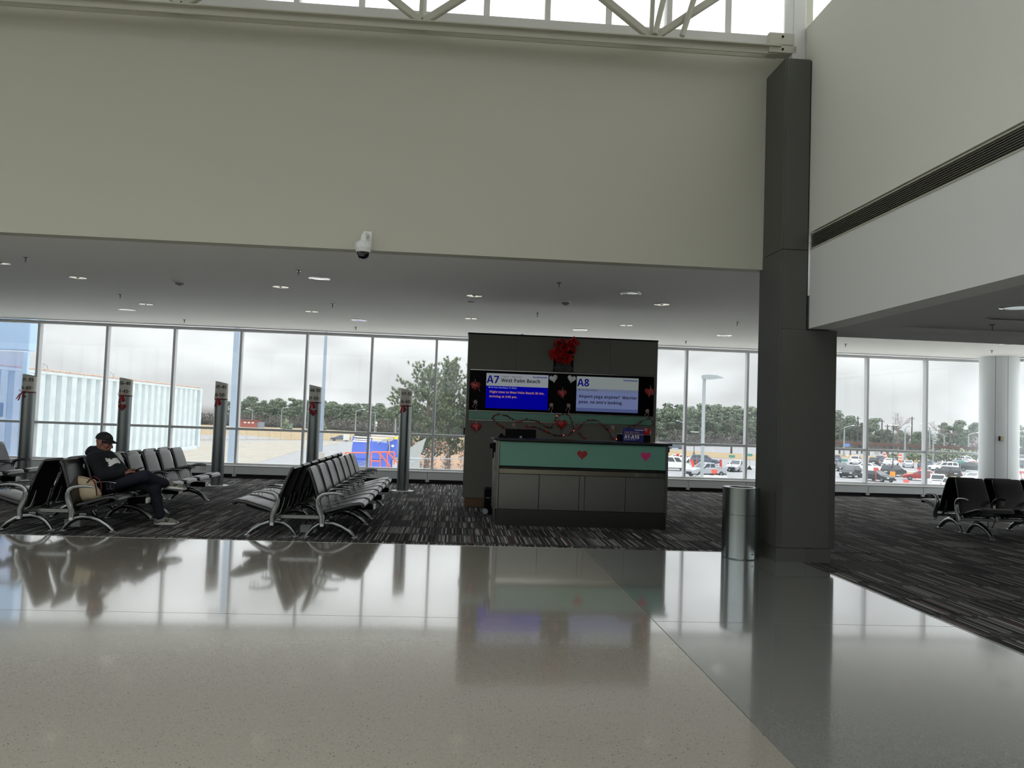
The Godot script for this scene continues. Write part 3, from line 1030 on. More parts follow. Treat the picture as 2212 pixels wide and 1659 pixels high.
	for q in [[-0.25, -0.10, 0.7], [0.24, 0.20, -0.5], [-0.05, -0.22, 0.1], [0.12, -0.20, 0.3]]:
		var b := B.new()
		var rows := []
		for i in 7:
			var s := i / 6.0
			var ce := Vector3(q[0], q[1], 0.03) * s + Vector3(0, 0, 0.03)
			var side := Vector3(-q[1], q[0], 0).normalized() * (0.02 + 0.075 * s)
			var row := PackedVector3Array()
			for j in 5:
				row.append(ce + side * (j / 2.0 - 1.0) + Vector3(0, 0, 0.015 * sin(j * 2.0 + i)))
			rows.append(row)
		b.grid(rows)
		put("tail", b, mesh_red, bow)
	# hearts on the wall
	var white_foil := mat(Color(0.78, 0.80, 0.80), 0.35, 0.3)
	for q in [[1.712, 2.335, 0.16, 0.25, "pale silver heart right of the A7 screen"], [2.043, 2.34, 0.16, -0.2, "pale silver heart left of the A8 screen"]]:
		var h := thing("heart_cutout", q[4], "heart", Vector3(q[0], q[1], zf - 0.012), 0, "silver hearts")
		h.rotation.z = q[3]
		put("heart", heart_mesh(q[2], 0.014), white_foil, h)
	for q in [[0.312, 2.152, 0.19, "red heart with white curled ribbon left of the A7 screen", -0.06], [1.875, 2.071, 0.18, "red heart with white curled ribbon between the two screens", 0.0], [3.47, 2.156, 0.19, "red heart with white curled ribbon right of the A8 screen", 0.05], [0.352, 1.419, 0.20, "red heart below the green glass band at the left end of the gate wall", 0.0], [1.881, 1.522, 0.20, "plain red raised heart in the middle of the bead garland", 0.0]]:
		var on_band: bool = q[1] > 1.8
		var h := thing("heart_ornament", q[3], "heart", Vector3(q[0], q[1], zf - 0.012 if on_band else zf + 0.007), 0, "red hearts on the gate wall")
		put("heart", heart_mesh(q[2], 0.035), M.red, h)
		var b := heart_mesh(q[2] * 0.55, 0.008)
		put("raised_heart", b, M.red_gloss, h).position = Vector3(0, 0.004, 0.034)
		b = B.new()
		curl(b, Vector3(-0.005, q[2] * 0.62, 0.03), Vector3(0.0 + q[4], -q[2] * 0.28 if q[1] != 1.522 else q[2] * 0.3, 0.04), 1.5, 0.012, 0.004)
		if q[1] != 1.522:
			curl(b, Vector3(0.0, q[2] * 0.4, 0.035), Vector3(0.03 - q[4], -q[2] * 0.5, 0.035), 2.0, 0.010, 0.0035)
		put("curled_ribbon", b, M.pale_ribbon, h)
	# small ribbon flowers
	for q in [[0.327, 1.864, "below the leftmost red heart"], [1.69, 1.856, "just right of the A7 screen's lower corner"], [2.0, 1.859, "just left of the A8 screen's lower corner"], [3.437, 1.81, "below the rightmost red heart"], [1.028, 1.476, "on the garland above the monitor"], [2.811, 1.496, "below the green band right of the middle heart"]]:
		var f := thing("ribbon_flower", "small pale pink ribbon flower " + q[2], "ribbon", Vector3(q[0], q[1], zf + 0.002 if q[1] < 1.7 else zf - 0.011), 0, "ribbon flowers")
		var b := B.new()
		for k in 6:
			var a := TAU * k / 6.0
			b.ball(Vector3(cos(a) * 0.022, sin(a) * 0.022, 0.014), Vector3(0.02, 0.012, 0.012), 8, 5, Basis(Vector3.BACK, a))
		b.ball(Vector3(0, 0, 0.022), Vector3(0.012, 0.012, 0.01), 8, 5)
		put("petals", b, M.pale_ribbon, f)
		b = B.new()
		curl(b, Vector3(0, 0, 0.01), Vector3(0.03, -0.15, 0.004), 1.0, 0.02, 0.004)
		curl(b, Vector3(0, 0, 0.01), Vector3(-0.04, -0.1, 0.004), 1.0, 0.012, 0.004)
		put("streamer", b, M.pale_ribbon, f)
	# two bead garlands
	var g1 := [0.89, 1.40, 0.82, 1.44, 0.75, 1.48, 0.69, 1.52, 0.64, 1.59, 0.69, 1.64, 0.75, 1.66, 0.86, 1.65, 0.94, 1.62, 1.03, 1.56, 1.09, 1.54, 1.15, 1.55, 1.27, 1.59, 1.40, 1.56, 1.50, 1.53, 1.59, 1.48, 1.70, 1.44, 1.73, 1.52, 1.77, 1.61, 1.81, 1.67, 1.88, 1.70, 1.95, 1.72, 2.02, 1.67, 2.06, 1.60, 2.10, 1.46, 2.11, 1.41, 2.02, 1.34, 1.91, 1.32, 1.81, 1.31, 1.70, 1.34, 1.57, 1.39, 1.45, 1.44, 1.32, 1.45, 1.19, 1.46]
	var g2 := [2.34, 1.26, 2.24, 1.33, 2.14, 1.41, 2.20, 1.46, 2.25, 1.53, 2.34, 1.60, 2.44, 1.62, 2.55, 1.60, 2.60, 1.56, 2.66, 1.50, 2.74, 1.43, 2.79, 1.33, 2.83, 1.26, 2.89, 1.28, 2.96, 1.36, 3.08, 1.49, 3.21, 1.54, 3.33, 1.62, 3.42, 1.66, 3.47, 1.68, 3.54, 1.63, 3.53, 1.53]
	var bead := heart_mesh(0.036, 0.014).mesh()
	var deep := mat(Color(0.27, 0.02, 0.045), 0.3, 0.3)
	for gi in 2:
		var g: Array = [g1, g2][gi]
		var gt := thing("bead_garland", ["red foil heart garland looping across the left half of the gate wall", "red foil heart garland looping across the right half of the gate wall"][gi], "garland", Vector3(0, 0, zf + 0.012), 0, "bead garlands")
		var cv := Curve3D.new()
		for i in range(0, g.size(), 2):
			cv.add_point(Vector3(g[i], g[i + 1], 0))
		var pts := []
		var L := cv.get_baked_length()
		var nn := int(L / 0.045)
		for i in nn:
			pts.append(cv.sample_baked(L * i / nn))
		var b := B.new()
		b.tube(pts, 0.003, 5)
		put("wire", b, M.ink, gt)
		for i in nn:
			if i % 6 == 5: continue
			var o := put("foil_heart", bead, M.red_gloss if r.randf() < 0.25 else deep, gt)
			o.position = pts[i] + Vector3(r.randf_range(-0.008, 0.008), r.randf_range(-0.008, 0.008), 0.003)
			o.rotation = Vector3(r.randf_range(-0.5, 0.5), r.randf_range(-0.7, 0.7), r.randf_range(0, TAU))
		for q in ([[1.795, 1.665], [2.105, 1.41], [1.93, 1.325]] if gi == 0 else [[2.885, 1.285]]):
			b = B.new()
			b.ball(Vector3(q[0], q[1], 0.01), Vector3.ONE * 0.011, 10, 6)
			put("light_bulb", b, glow(Color(1.0, 0.45, 0.42), 1.0), gt)


func counter() -> void:
	var zf := -11.72
	var cs: StandardMaterial3D = M.steel.duplicate()
	cs.albedo_color = Color(0.47, 0.47, 0.455)
	cs.roughness = 0.34
	var ks: StandardMaterial3D = M.steel.duplicate()
	ks.albedo_color = Color(0.33, 0.33, 0.315)
	ks.roughness = 0.3
	var t := thing("gate_counter", "gate counter with dark top, sea-green glass front and brushed steel panels", "counter", Vector3(1.915, 0, -12.1))
	var pc := func(nm: String, x0: float, y0: float, z0: float, x1: float, y1: float, z1: float, m: Material, bev := 0.002) -> MeshInstance3D:
		return cube(nm, Vector3(x0 - 1.915, y0, z0 + 12.1), Vector3(x1 - 1.915, y1, z1 + 12.1), m, t, bev)
	var zb := zf - 0.78
	pc.call("top", 0.575, 1.256, zb - 0.02, 3.25, 1.292, zf + 0.05, M.stone, 0.008)
	for s in [0.556, 3.237]:
		pc.call("top_end_cap", s, 1.258, zb - 0.02, s + 0.03, 1.293, zf + 0.05, M.steel_smooth, 0.012)
	for s in [0.622, 3.175]:
		pc.call("stile", s, 0.245, zf - 0.03, s + 0.036, 1.255, zf + 0.002, cs)
	for s in [0.60, 3.19]:
		pc.call("end_panel", s, 0.20, zb, s + 0.021, 1.255, zf - 0.002, cs)
	pc.call("core", 0.625, 0.20, zb + 0.35, 3.20, 1.25, zf - 0.04, M.clad_dark)
	pc.call("front_glass", 0.664, 0.885, zf - 0.02, 3.17, 1.248, zf, M.green_glass, 0.003)
	pc.call("ledge", 0.655, 0.846, zf - 0.04, 3.178, 0.872, zf + 0.022, M.stone, 0.008)
	pc.call("steel_band", 0.664, 0.770, zf - 0.03, 3.17, 0.842, zf - 0.012, mat(Color(0.66, 0.64, 0.60), 0.16, 1.0))
	for s in [[0.664, 1.262], [1.268, 1.866], [1.871, 1.949], [1.954, 2.566], [2.571, 3.172]]:
		pc.call("front_panel", s[0], 0.247, zf - 0.02, s[1], 0.766, zf, cs, 0.0025)
	pc.call("kick_plate", 0.64, 0.0, zf - 0.06, 3.20, 0.243, zf - 0.012, ks)
	pc.call("kick_plate", 0.63, 0.0, zb + 0.05, 0.66, 0.2, zf - 0.06, ks)
	pc.call("kick_plate", 3.17, 0.0, zb + 0.05, 3.20, 0.2, zf - 0.06, ks)
	pc.call("work_surface", 0.63, 0.93, zb - 0.25, 3.19, 0.96, zb + 0.35, M.stone)
	pc.call("work_end_panel", 0.63, 0.0, zb - 0.2, 0.66, 0.93, zb + 0.05, M.clad_dark)
	pc.call("work_end_panel", 3.16, 0.0, zb - 0.2, 3.19, 0.93, zb + 0.05, M.clad_dark)
	# equipment on the left and right ends
	pc.call("scanner_bracket", 0.555, 0.98, zf - 0.24, 0.60, 1.22, zf - 0.06, M.black, 0.01)
	pc.call("scanner_bracket", 0.51, 1.13, zf - 0.2, 0.556, 1.205, zf - 0.10, M.black, 0.008)
	pc.call("leaflet_holder", 0.575, 0.80, zf - 0.35, 0.60, 1.08, zf - 0.05, M.steel_smooth, 0.003)
	pc.call("door_stop", 3.211, 1.155, zf - 0.16, 3.252, 1.235, zf - 0.08, M.black, 0.008)
	for q in [[1.898, 1.085, M.red, "flat red paper heart on the green glass in the middle of the counter"], [2.865, 1.092, M.pink, "flat magenta paper heart on the green glass at the right of the counter"]]:
		var h := thing("paper_heart", q[3], "heart", Vector3(q[0], q[1], zf), 0)
		put("heart", heart_mesh(0.155, 0.004, false), q[2], h)
	var mo := thing("monitor", "black monitor seen from behind on the left of the counter", "monitor", Vector3(1.02, 0.96, -12.4))
	cube("stand_foot", Vector3(-0.12, 0, -0.1), Vector3(0.12, 0.015, 0.1), M.black, mo, 0.005)
	cube("stand_post", Vector3(-0.03, 0.012, -0.02), Vector3(0.03, 0.25, 0.02), M.black, mo, 0.005)
	cube("housing", Vector3(-0.243, 0.13, 0.0), Vector3(0.243, 0.465, 0.04), M.black, mo, 0.01)
	cube("hinge", Vector3(-0.02, 0.33, 0.04), Vector3(0.02, 0.36, 0.05), M.alu, mo, 0.003)
	cube("rear_bulge", Vector3(-0.13, 0.18, 0.04), Vector3(0.13, 0.32, 0.06), M.black, mo, 0.012)
	var ph := thing("desk_phone", "small black phone beside the monitor at the left end of the counter top", "phone", Vector3(0.71, 1.292, -12.15))
	cube("base", Vector3(-0.06, 0.0, -0.07), Vector3(0.09, 0.028, 0.07), M.black, ph, 0.01)
	var b := B.new()
	b.ball(Vector3(-0.01, 0.035, 0), Vector3(0.032, 0.03, 0.05), 14, 8)
	put("handset", b, M.black, ph)
	# sign card, box and red gift bow on the top
	var sg := thing("counter_sign", "small blue card reading A1-A15 standing on the right of the counter", "sign", Vector3(2.762, 1.293, -12.16))
	cube("card", Vector3(-0.162, 0.0, -0.006), Vector3(0.162, 0.207, 0.006), mat(Color(0.03, 0.08, 0.42), 0.4), sg, 0.002)
	cube("foot", Vector3(-0.10, 0.0, -0.05), Vector3(0.10, 0.006, 0.05), M.black, sg, 0.002)
	var wt := mat(Color(0.9, 0.9, 0.9), 0.5)
	var tan_ := mat(Color(0.62, 0.50, 0.42), 0.5)
	text("Southwest", 0.026, wt, sg, Vector3(0.025, 0.184, 0.0062), "lettering", true)
	text("Upgrade your", 0.036, tan_, sg, Vector3(-0.14, 0.148, 0.0062), "lettering", true)
	text("boarding position", 0.036, tan_, sg, Vector3(-0.14, 0.115, 0.0062), "lettering", true)
	text("A1-A15", 0.073, wt, sg, Vector3(-0.14, 0.072, 0.0062), "lettering", true)
	text("Just purchase for a spot", 0.017, wt, sg, Vector3(-0.14, 0.032, 0.0062))
	var bx := thing("ticket_printer", "black box behind the blue card on the counter", "printer", Vector3(2.81, 1.293, -12.34))
	cube("case", Vector3(-0.245, 0, -0.1), Vector3(0.252, 0.108, 0.1), M.black, bx, 0.008)
	cube("lid", Vector3(-0.25, 0.108, -0.1), Vector3(0.258, 0.116, 0.102), M.grey, bx, 0.002)
	var rb := thing("gift_box", "shiny red heart box with a small bow on the black box at the counter's right", "gift box", Vector3(2.985, 1.409, -12.33))
	cube("box", Vector3(-0.075, 0, -0.07), Vector3(0.08, 0.085, 0.07), M.red_gloss, rb, 0.012)
	cube("lid", Vector3(-0.08, 0.06, -0.075), Vector3(0.085, 0.095, 0.075), M.red_gloss, rb, 0.012)
	b = B.new()
	for k in 5:
		var a := TAU * k / 5.0
		b.ball(Vector3(0.0 + cos(a) * 0.016, 0.075 + sin(a) * 0.016, 0.08), Vector3(0.018, 0.008, 0.008), 8, 5, Basis(Vector3.BACK, a))
	put("bow", b, M.pale_ribbon, rb)
	var cc := thing("equipment_case", "low dark case with a chrome latch on the floor between counter and gate wall", "case", Vector3(0.55, 0, -13.2))
	cube("body", Vector3(-0.04, 0.0, -0.2), Vector3(0.25, 0.42, 0.2), M.black, cc, 0.02)
	cube("latch", Vector3(-0.02, 0.26, 0.2), Vector3(0.06, 0.285, 0.212), M.steel_smooth, cc, 0.004)
	b = B.new()
	b.lathe([Vector2(0, -0.02), Vector2(0.045, -0.02), Vector2(0.05, 0), Vector2(0.045, 0.02), Vector2(0, 0.02)], 16, Transform3D(Basis(Vector3.RIGHT, PI / 2), Vector3(-0.02, 0.05, 0.19)))
	put("wheel", b, M.grey, cc)


# ---------------------------------------------------------------- boarding poles
func bent_text(s: String, em: float, r: float, m: Material, parent: Node, ang: float, y: float) -> void:
	# lettering wrapped round a pole of radius r, its middle at the angle ang from +z
	var tm := letters(s, em, true, HORIZONTAL_ALIGNMENT_CENTER, 0.0015)
	var a := tm.surface_get_arrays(0) if tm.get_surface_count() > 0 else []
	if a.is_empty():
		return
	var out := ArrayMesh.new()
	for k in tm.get_surface_count():
		a = tm.surface_get_arrays(k)
		var vv: PackedVector3Array = a[Mesh.ARRAY_VERTEX]
		var nn: PackedVector3Array = a[Mesh.ARRAY_NORMAL]
		for i in vv.size():
			var th := vv[i].x / r + ang
			var rr := r + 0.0012 + vv[i].z
			var q := nn[i]
			vv[i] = Vector3(sin(th) * rr, vv[i].y + y, cos(th) * rr)
			nn[i] = Vector3(q.x * cos(th) + q.z * sin(th), q.y, -q.x * sin(th) + q.z * cos(th))
		var arr := []
		arr.resize(Mesh.ARRAY_MAX)
		arr[Mesh.ARRAY_VERTEX] = vv
		arr[Mesh.ARRAY_NORMAL] = nn
		if a[Mesh.ARRAY_INDEX] != null: arr[Mesh.ARRAY_INDEX] = a[Mesh.ARRAY_INDEX]
		out.add_surface_from_arrays(Mesh.PRIMITIVE_TRIANGLES, arr)
	put("lettering", out, m, parent)


func pole_surface(r: float, y0: float, slanted: bool, y1 := 0.0) -> B:
	var b := B.new()
	var rows := [PackedVector3Array(), PackedVector3Array()]
	for k in 49:
		var a := -TAU * k / 48.0
		var x := cos(a) * r
		rows[0].append(Vector3(x, y0, sin(a) * r))
		rows[1].append(Vector3(x, 2.125 - 0.2 * x if slanted else y1, sin(a) * r))
	b.grid(rows)
	return b


func boarding_poles() -> void:
	var sticker := mat(Color(0.84, 0.84, 0.80), 0.45)
	var data := [[-8.687, "31-35", "36-40", 0], [-6.78, "36-40", "41-45", 1], [-4.862, "41-45", "46-50", 0], [-2.952, "46-50", "51-55", 1], [-1.067, "51-55", "56-60", 0]]
	for i in 5:
		var q: Array = data[i]
		var at := Vector3(q[0], 0, -16.65)
		var t := thing("boarding_pole", "brushed steel boarding pole with slanted top marked %s and %s" % [q[1], q[2]], "sign pole", at, 0, "numbered boarding poles")
		var b := B.new()
		b.lathe([Vector2(0.0, 0.0), Vector2(0.235, 0.0), Vector2(0.235, 0.010), Vector2(0.125, 0.012)], 40)
		put("base_plate", b, M.white, t)
		put("post", pole_surface(0.125, 0.01, true), M.steel, t)
		b = pole_surface(0.1262, 1.79, true)
		put("number_label", b, sticker, t)
		b = B.new()
		var ring := PackedVector3Array()
		for k in 24:
			var a := -TAU * k / 24.0
			ring.append(Vector3(cos(a) * 0.124, 2.115 - 0.2 * cos(a) * 0.124, sin(a) * 0.124))
		for k in 24:
			b.tri(Vector3(0, 2.115, 0), ring[(k + 1) % 24], ring[k])
		put("cap", b, M.kick, t)
		bent_text(q[1], 0.094, 0.1262, M.ink, t, 0.16, 2.03)
		bent_text(q[2], 0.094, 0.1262, M.ink, t, -0.18, 1.865)
		for s in [[-0.93, 2.03, -1.0], [0.86, 1.865, 1.0]]:
			b = B.new()
			var c := Vector3(sin(s[0]), 0, cos(s[0])) * 0.1268 + Vector3(0, s[1], 0)
			var tx := Vector3(cos(s[0]), 0, -sin(s[0]))
			b.tri(c + tx * 0.016 * s[2], c + Vector3(0, 0.022 * s[2], 0), c - Vector3(0, 0.022 * s[2], 0))
			put("arrow", b, M.ink, t)
		# ribbon tied under the label
		var rb := thing("ribbon_bow", "sheer red ribbon bow tied round the boarding pole marked %s and %s" % [q[1], q[2]], "bow", at + Vector3(0, 1.775, 0), 0, "ribbon bows on the poles")
		b = B.new()
		b.lathe([Vector2(0.1275, -0.012), Vector2(0.131, -0.012), Vector2(0.131, 0.012), Vector2(0.1275, 0.012)], 40)
		put("band", b, mat(Color(0.36, 0.05, 0.07), 0.4), rb)
		var r := RandomNumberGenerator.new()
		r.seed = 50 + i
		var cx := -0.02 + r.randf_range(-0.03, 0.03)
		for L in [[-0.07, 0.045, 0.5], [0.075, 0.05, 0.45]]:
			b = B.new()
			var rows := []
			for k in 13:
				var a := TAU * k / 12.0
				var ce := Vector3(cx + L[0] * 0.6 * (1.0 - cos(a)), L[1] * 0.5 * (1.0 - cos(a)) + 0.018 * sin(a), 0.14 + 0.025 * absf(sin(a)))
				rows.append(PackedVector3Array([ce + Vector3(0, 0.0, -0.012), ce + Vector3(0, 0.004, 0.0), ce + Vector3(0, 0.0, 0.014)]))
			b.grid(rows)
			put("loop", b, M.ribbon, rb)
		for s in ([[-0.14, -0.13], [-0.10, -0.16]] if i == 0 else [[-0.07, -0.14], [0.02, -0.12], [0.05, -0.09]]):
			b = B.new()
			var rows := []
			for k in 9:
				var u := k / 8.0
				var ce := Vector3(cx + s[0] * u, s[1] * u + 0.015 * sin(u * 5), 0.138 + 0.02 * sin(u * 4.0))
				rows.append(PackedVector3Array([ce + Vector3(-0.016, -0.006, 0), ce, ce + Vector3(0.016, 0.006, 0)]))
			b.grid(rows)
			put("tail", b, M.ribbon, rb)
		b = B.new()
		b.ball(Vector3(cx + 0.02, -0.085, 0.142), Vector3(0.022, 0.024, 0.016), 12, 7)
		put("bead", b, M.ribbon, rb)
		b = B.new()
		b.ball(Vector3(cx, 0.0, 0.143), Vector3(0.018, 0.016, 0.014), 12, 7)
		put("knot", b, M.ribbon, rb)
		if q[3] == 1:
			var h := thing("pole_heart", "red heart hanging on the boarding pole marked %s and %s" % [q[1], q[2]], "heart", at + Vector3(0.0, 1.545 if i == 1 else 1.57, 0.128), 0, "hearts on the poles")
			put("heart", heart_mesh(0.165, 0.014), M.red, h)
			b = B.new()
			if i == 1:
				b.bar(Vector3(0.01, 0.06, 0.017), Vector3(0.0, -0.075, 0.017), 0.005, 0.004)
			else:
				b.bar(Vector3(0.0, 0.045, 0.017), Vector3(0.04, 0.0, 0.017), 0.006, 0.004)
			put("pale_mark", b, M.pale_ribbon, h)


# ---------------------------------------------------------------- beam seating
const PITCH := 0.617

func pad(prof: Array, w0: float, w1: float, thick: float) -> B:
	# upholstered slab following a side profile (x, y); width runs from w0 to w1 along it
	var b := B.new()
	var rows := []
	var n := prof.size()
	for i in n:
		var d: Vector2 = (prof[mini(i + 1, n - 1)] - prof[maxi(i - 1, 0)]).normalized()
		var nn := Vector2(-d.y, d.x)
		var u := i / float(n - 1)
		var w := lerpf(w0, w1, u) * 0.5
		var th := thick * (1.0 if i > 0 and i < n - 1 else 0.72)
		var row := PackedVector3Array()
		for q in [[-1.0, 0.25], [-0.985, 0.75], [-0.93, 0.97], [-0.5, 1.02], [0.0, 1.03], [0.5, 1.02], [0.93, 0.97], [0.985, 0.75], [1.0, 0.25], [0.97, 0.0], [0.0, 0.0], [-0.97, 0.0]]:
			var p: Vector2 = prof[i] + nn * (th * q[1])
			row.append(Vector3(p.x, p.y, q[0] * w))
		rows.append(row)
	b.grid(rows, true)
	for e in [0, n - 1]:
		var row: PackedVector3Array = rows[e]
		for k in range(1, 11):
			if e == 0: b.tri(row[0], row[k + 1], row[k])
			else: b.tri(row[0], row[k], row[k + 1])
	return b


func benches() -> void:
	var t := thing("bench_unit", "", "bench", Vector3(-1.90, 0, -10.18), 0, "back-to-back beam seating")
	var seat_prof := []
	for q in [[0.775, 0.408], [0.768, 0.428], [0.74, 0.436], [0.66, 0.426], [0.55, 0.395], [0.44, 0.362], [0.35, 0.336], [0.295, 0.322]]:
		seat_prof.append(Vector2(q[0], q[1]))
	seat_prof.reverse()
	var back_prof := []
	for q in [[0.268, 0.335], [0.245, 0.40], [0.220, 0.48], [0.190, 0.58], [0.150, 0.70], [0.108, 0.81], [0.083, 0.862], [0.075, 0.868]]:
		back_prof.append(Vector2(q[0], q[1]))
	back_prof.reverse()
	var seat_m := pad(seat_prof, 0.545, 0.50, 0.045).mesh()
	var back_m := pad(back_prof, 0.445, 0.55, 0.042).mesh()
	var b := B.new()
	var rows := []
	for i in back_prof.size():
		var p: Vector2 = back_prof[i]
		var w := lerpf(0.44, 0.54, i / 7.0) * 0.5
		rows.append(PackedVector3Array([Vector3(p.x - 0.004, p.y - 0.004, w), Vector3(p.x - 0.014, p.y - 0.006, w * 0.9), Vector3(p.x - 0.016, p.y - 0.006, 0), Vector3(p.x - 0.014, p.y - 0.006, -w * 0.9), Vector3(p.x - 0.004, p.y - 0.004, -w)]))
	b.grid(rows)
	var shell_m := b.mesh()
	b = B.new()
	rows = []
	for q in [[0.24, 0.30, 0.20], [0.40, 0.315, 0.235], [0.55, 0.36, 0.235], [0.68, 0.402, 0.22]]:
		rows.append(PackedVector3Array([Vector3(q[0], q[1] + 0.02, q[2]), Vector3(q[0], q[1], q[2] * 0.85), Vector3(q[0], q[1] - 0.004, 0), Vector3(q[0], q[1], -q[2] * 0.85), Vector3(q[0], q[1] + 0.02, -q[2])]))
	b.grid(rows, false, true)
	var pan_m := b.mesh()
	var brackets := []
	for s in [-1.0, 1.0]:
		b = B.new()
		b.tube([Vector3(0.30, 0.27, s * 0.19), Vector3(0.232, 0.33, s * 0.19), Vector3(0.205, 0.42, s * 0.185), Vector3(0.185, 0.51, s * 0.18)], [0.018, 0.018, 0.015, 0.01], 8, Vector3(0, 0, 1), 1.5)
		brackets.append(b.mesh())
	# arm: flat aluminium loop with a pad
	b = B.new()
	b.tube([Vector3(0.300, 0.215, 0), Vector3(0.300, 0.30, 0), Vector3(0.272, 0.37, 0), Vector3(0.246, 0.43, 0), Vector3(0.240, 0.49, 0), Vector3(0.258, 0.54, 0), Vector3(0.30, 0.572, 0), Vector3(0.37, 0.586, 0), Vector3(0.45, 0.590, 0), Vector3(0.52, 0.582, 0), Vector3(0.545, 0.574, 0)], [0.036, 0.037, 0.036, 0.034, 0.032, 0.029, 0.025, 0.020, 0.017, 0.014, 0.009], 12, Vector3(0, 0, 1), 0.85)
	var arm_m := b.mesh()
	b = B.new()
	b.tube([Vector3(0.31, 0.586, 0), Vector3(0.37, 0.600, 0), Vector3(0.45, 0.604, 0), Vector3(0.53, 0.593, 0)], [0.006, 0.009, 0.009, 0.006], 8, Vector3(0, 0, 1), 2.6)
	var armpad_m := b.mesh()
	b = B.new()
	b.box(Vector3(0.302, 0.225, 0), Vector3(0.045, 0.10, 0.05), 0.006)
	var block_m := b.mesh()
	b = B.new()
	for x in [0.455, 0.505]:
		b.tube([Vector3(x - 0.018, 0.58, 0.012), Vector3(x - 0.018, 0.51, 0.012), Vector3(x - 0.012, 0.50, 0.012), Vector3(x + 0.012, 0.50, 0.012), Vector3(x + 0.018, 0.51, 0.012), Vector3(x + 0.018, 0.58, 0.012)], 0.0028, 6)
	var cup_m := b.mesh()
	# leg: cast arch
	b = B.new()
	b.tube([Vector3(0.070, 0.012, 0), Vector3(0.095, 0.055, 0), Vector3(0.145, 0.115, 0), Vector3(0.215, 0.165, 0), Vector3(0.30, 0.186, 0), Vector3(0.40, 0.178, 0), Vector3(0.50, 0.140, 0), Vector3(0.59, 0.082, 0), Vector3(0.64, 0.035, 0), Vector3(0.660, 0.012, 0)], [0.026, 0.028, 0.031, 0.036, 0.042, 0.040, 0.036, 0.032, 0.029, 0.026], 12, Vector3(0, 0, 1), 0.95)
	b.box(Vector3(0.302, 0.21, 0), Vector3(0.09, 0.05, 0.06), 0.008)
	var leg_m := b.mesh()
	var feet := []
	for x in [0.068, 0.664]:
		b = B.new()
		b.lathe([Vector2(0.0, 0.0), Vector2(0.042, 0.0), Vector2(0.042, 0.008), Vector2(0.028, 0.016), Vector2(0, 0.016)], 18, Transform3D(Basis(), Vector3(x, 0.001, 0)))
		feet.append(b.mesh())
	var z_end := -PITCH * 6.0
	var silver := mat(Color(0.80, 0.81, 0.82), 0.25, 0.8)
	for side in 2:
		var flip := Transform3D(Basis(Vector3.UP, PI * side), Vector3.ZERO)
		for k in 7:
			var z := -PITCH * k
			var s := put("seat", seat_m, M.vinyl, t)
			s.transform = Transform3D(Basis(), Vector3(0, 0, z)) * flip
			put("seat_pan", pan_m, M.alu, s)
			var bk := put("backrest", back_m, M.vinyl, t)
			bk.transform = s.transform
			put("back_shell", shell_m, M.shell, bk)
			for bm in brackets: put("bracket", bm, M.alu, bk)
		for k in 8:
			var z := -PITCH * (k - 0.5)
			var a := put("armrest", arm_m, M.alu, t)
			a.transform = Transform3D(Basis(), Vector3(0, 0, z)) * flip
			if k > 0:
				put("arm_pad", armpad_m, M.black, a)
			else:
				put("end_block", block_m, silver, a)
			if k % 3 == 1 or (k == 0 and side == 1):
				put("cup_holder", cup_m, M.alu, a)
		for k in [0, 2, 3, 6]:
			var lg := put("leg", leg_m, M.alu, t)
			lg.transform = Transform3D(Basis(), Vector3(0, 0, -PITCH * k)) * flip
			for fm in feet: put("foot", fm, silver, lg)
		b = B.new()
		b.box(Vector3(0.302, 0.262, (0.29 + z_end - 0.29) * 0.5), Vector3(0.065, 0.045, absf(z_end) + 0.6), 0.006, Transform3D(flip.basis, Vector3(0, 0, 0) if side == 0 else Vector3(0, 0, z_end)))
		put("beam", b, M.alu, t)
		for k in [1, 3, 5]:
			b = B.new()
			b.box(Vector3(0.715, 0.335, 0), Vector3(0.24, 0.075, 0.115), 0.02)
			var pu := put("power_unit", b, M.black, t)
			pu.transform = Transform3D(Basis(), Vector3(0, 0, -PITCH * k + 0.02)) * flip
			b = B.new()
			b.box(Vector3(0.845, 0.335, 0), Vector3(0.03, 0.074, 0.112), 0.012)
			for zz in [-0.03, 0.03]:
				b.lathe([Vector2(0.006, 0.0), Vector2(0.006, 0.018)], 8, Transform3D(Basis(Vector3.BACK, -PI / 2), Vector3(0.845, 0.335, zz)))
			put("outlet_plate", b, M.white, pu)
			b = B.new()
			b.tube([Vector3(0.60, 0.32, 0.02), Vector3(0.52, 0.24, 0.05), Vector3(0.42, 0.20, 0.02), Vector3(0.33, 0.25, 0.0)], 0.006, 6)
			put("cable", b, M.black, pu)
	for k in [0, 3, 6]:
		b = B.new()
		b.box(Vector3(0, 0.265, -PITCH * k + 0.1), Vector3(0.60, 0.05, 0.04), 0.005)
		put("cross_bar", b, M.alu, t)
	b = B.new()
	b.box(Vector3(0.02, 0.05, -0.40), Vector3(0.20, 0.095, 0.14), 0.006)
	var fb := put("floor_box", b, M.grey, t)
	b = B.new()
	b.tube([Vector3(0.05, 0.09, -0.42), Vector3(0.10, 0.2, -0.43), Vector3(0.2, 0.25, -0.45), Vector3(0.29, 0.25, -0.47)], 0.006, 6)
	b.tube([Vector3(-0.02, 0.09, -0.40), Vector3(-0.03, 0.22, -0.42), Vector3(-0.12, 0.3, -0.5), Vector3(-0.18, 0.34, -0.55), Vector3(-0.05, 0.34, -0.6)], 0.006, 6)
	put("cable", b, M.black, fb)
	t.set_meta("label", "middle back-to-back row of black airport seats, empty, left of the counter")
	copy(t, Vector3(-4.87, 0, -10.18), 0, "back-to-back row of black airport seats where the man in the cap sits")
	copy(t, Vector3(-7.84, 0, -10.18), 0, "leftmost back-to-back row of black seats, cut off by the left edge")
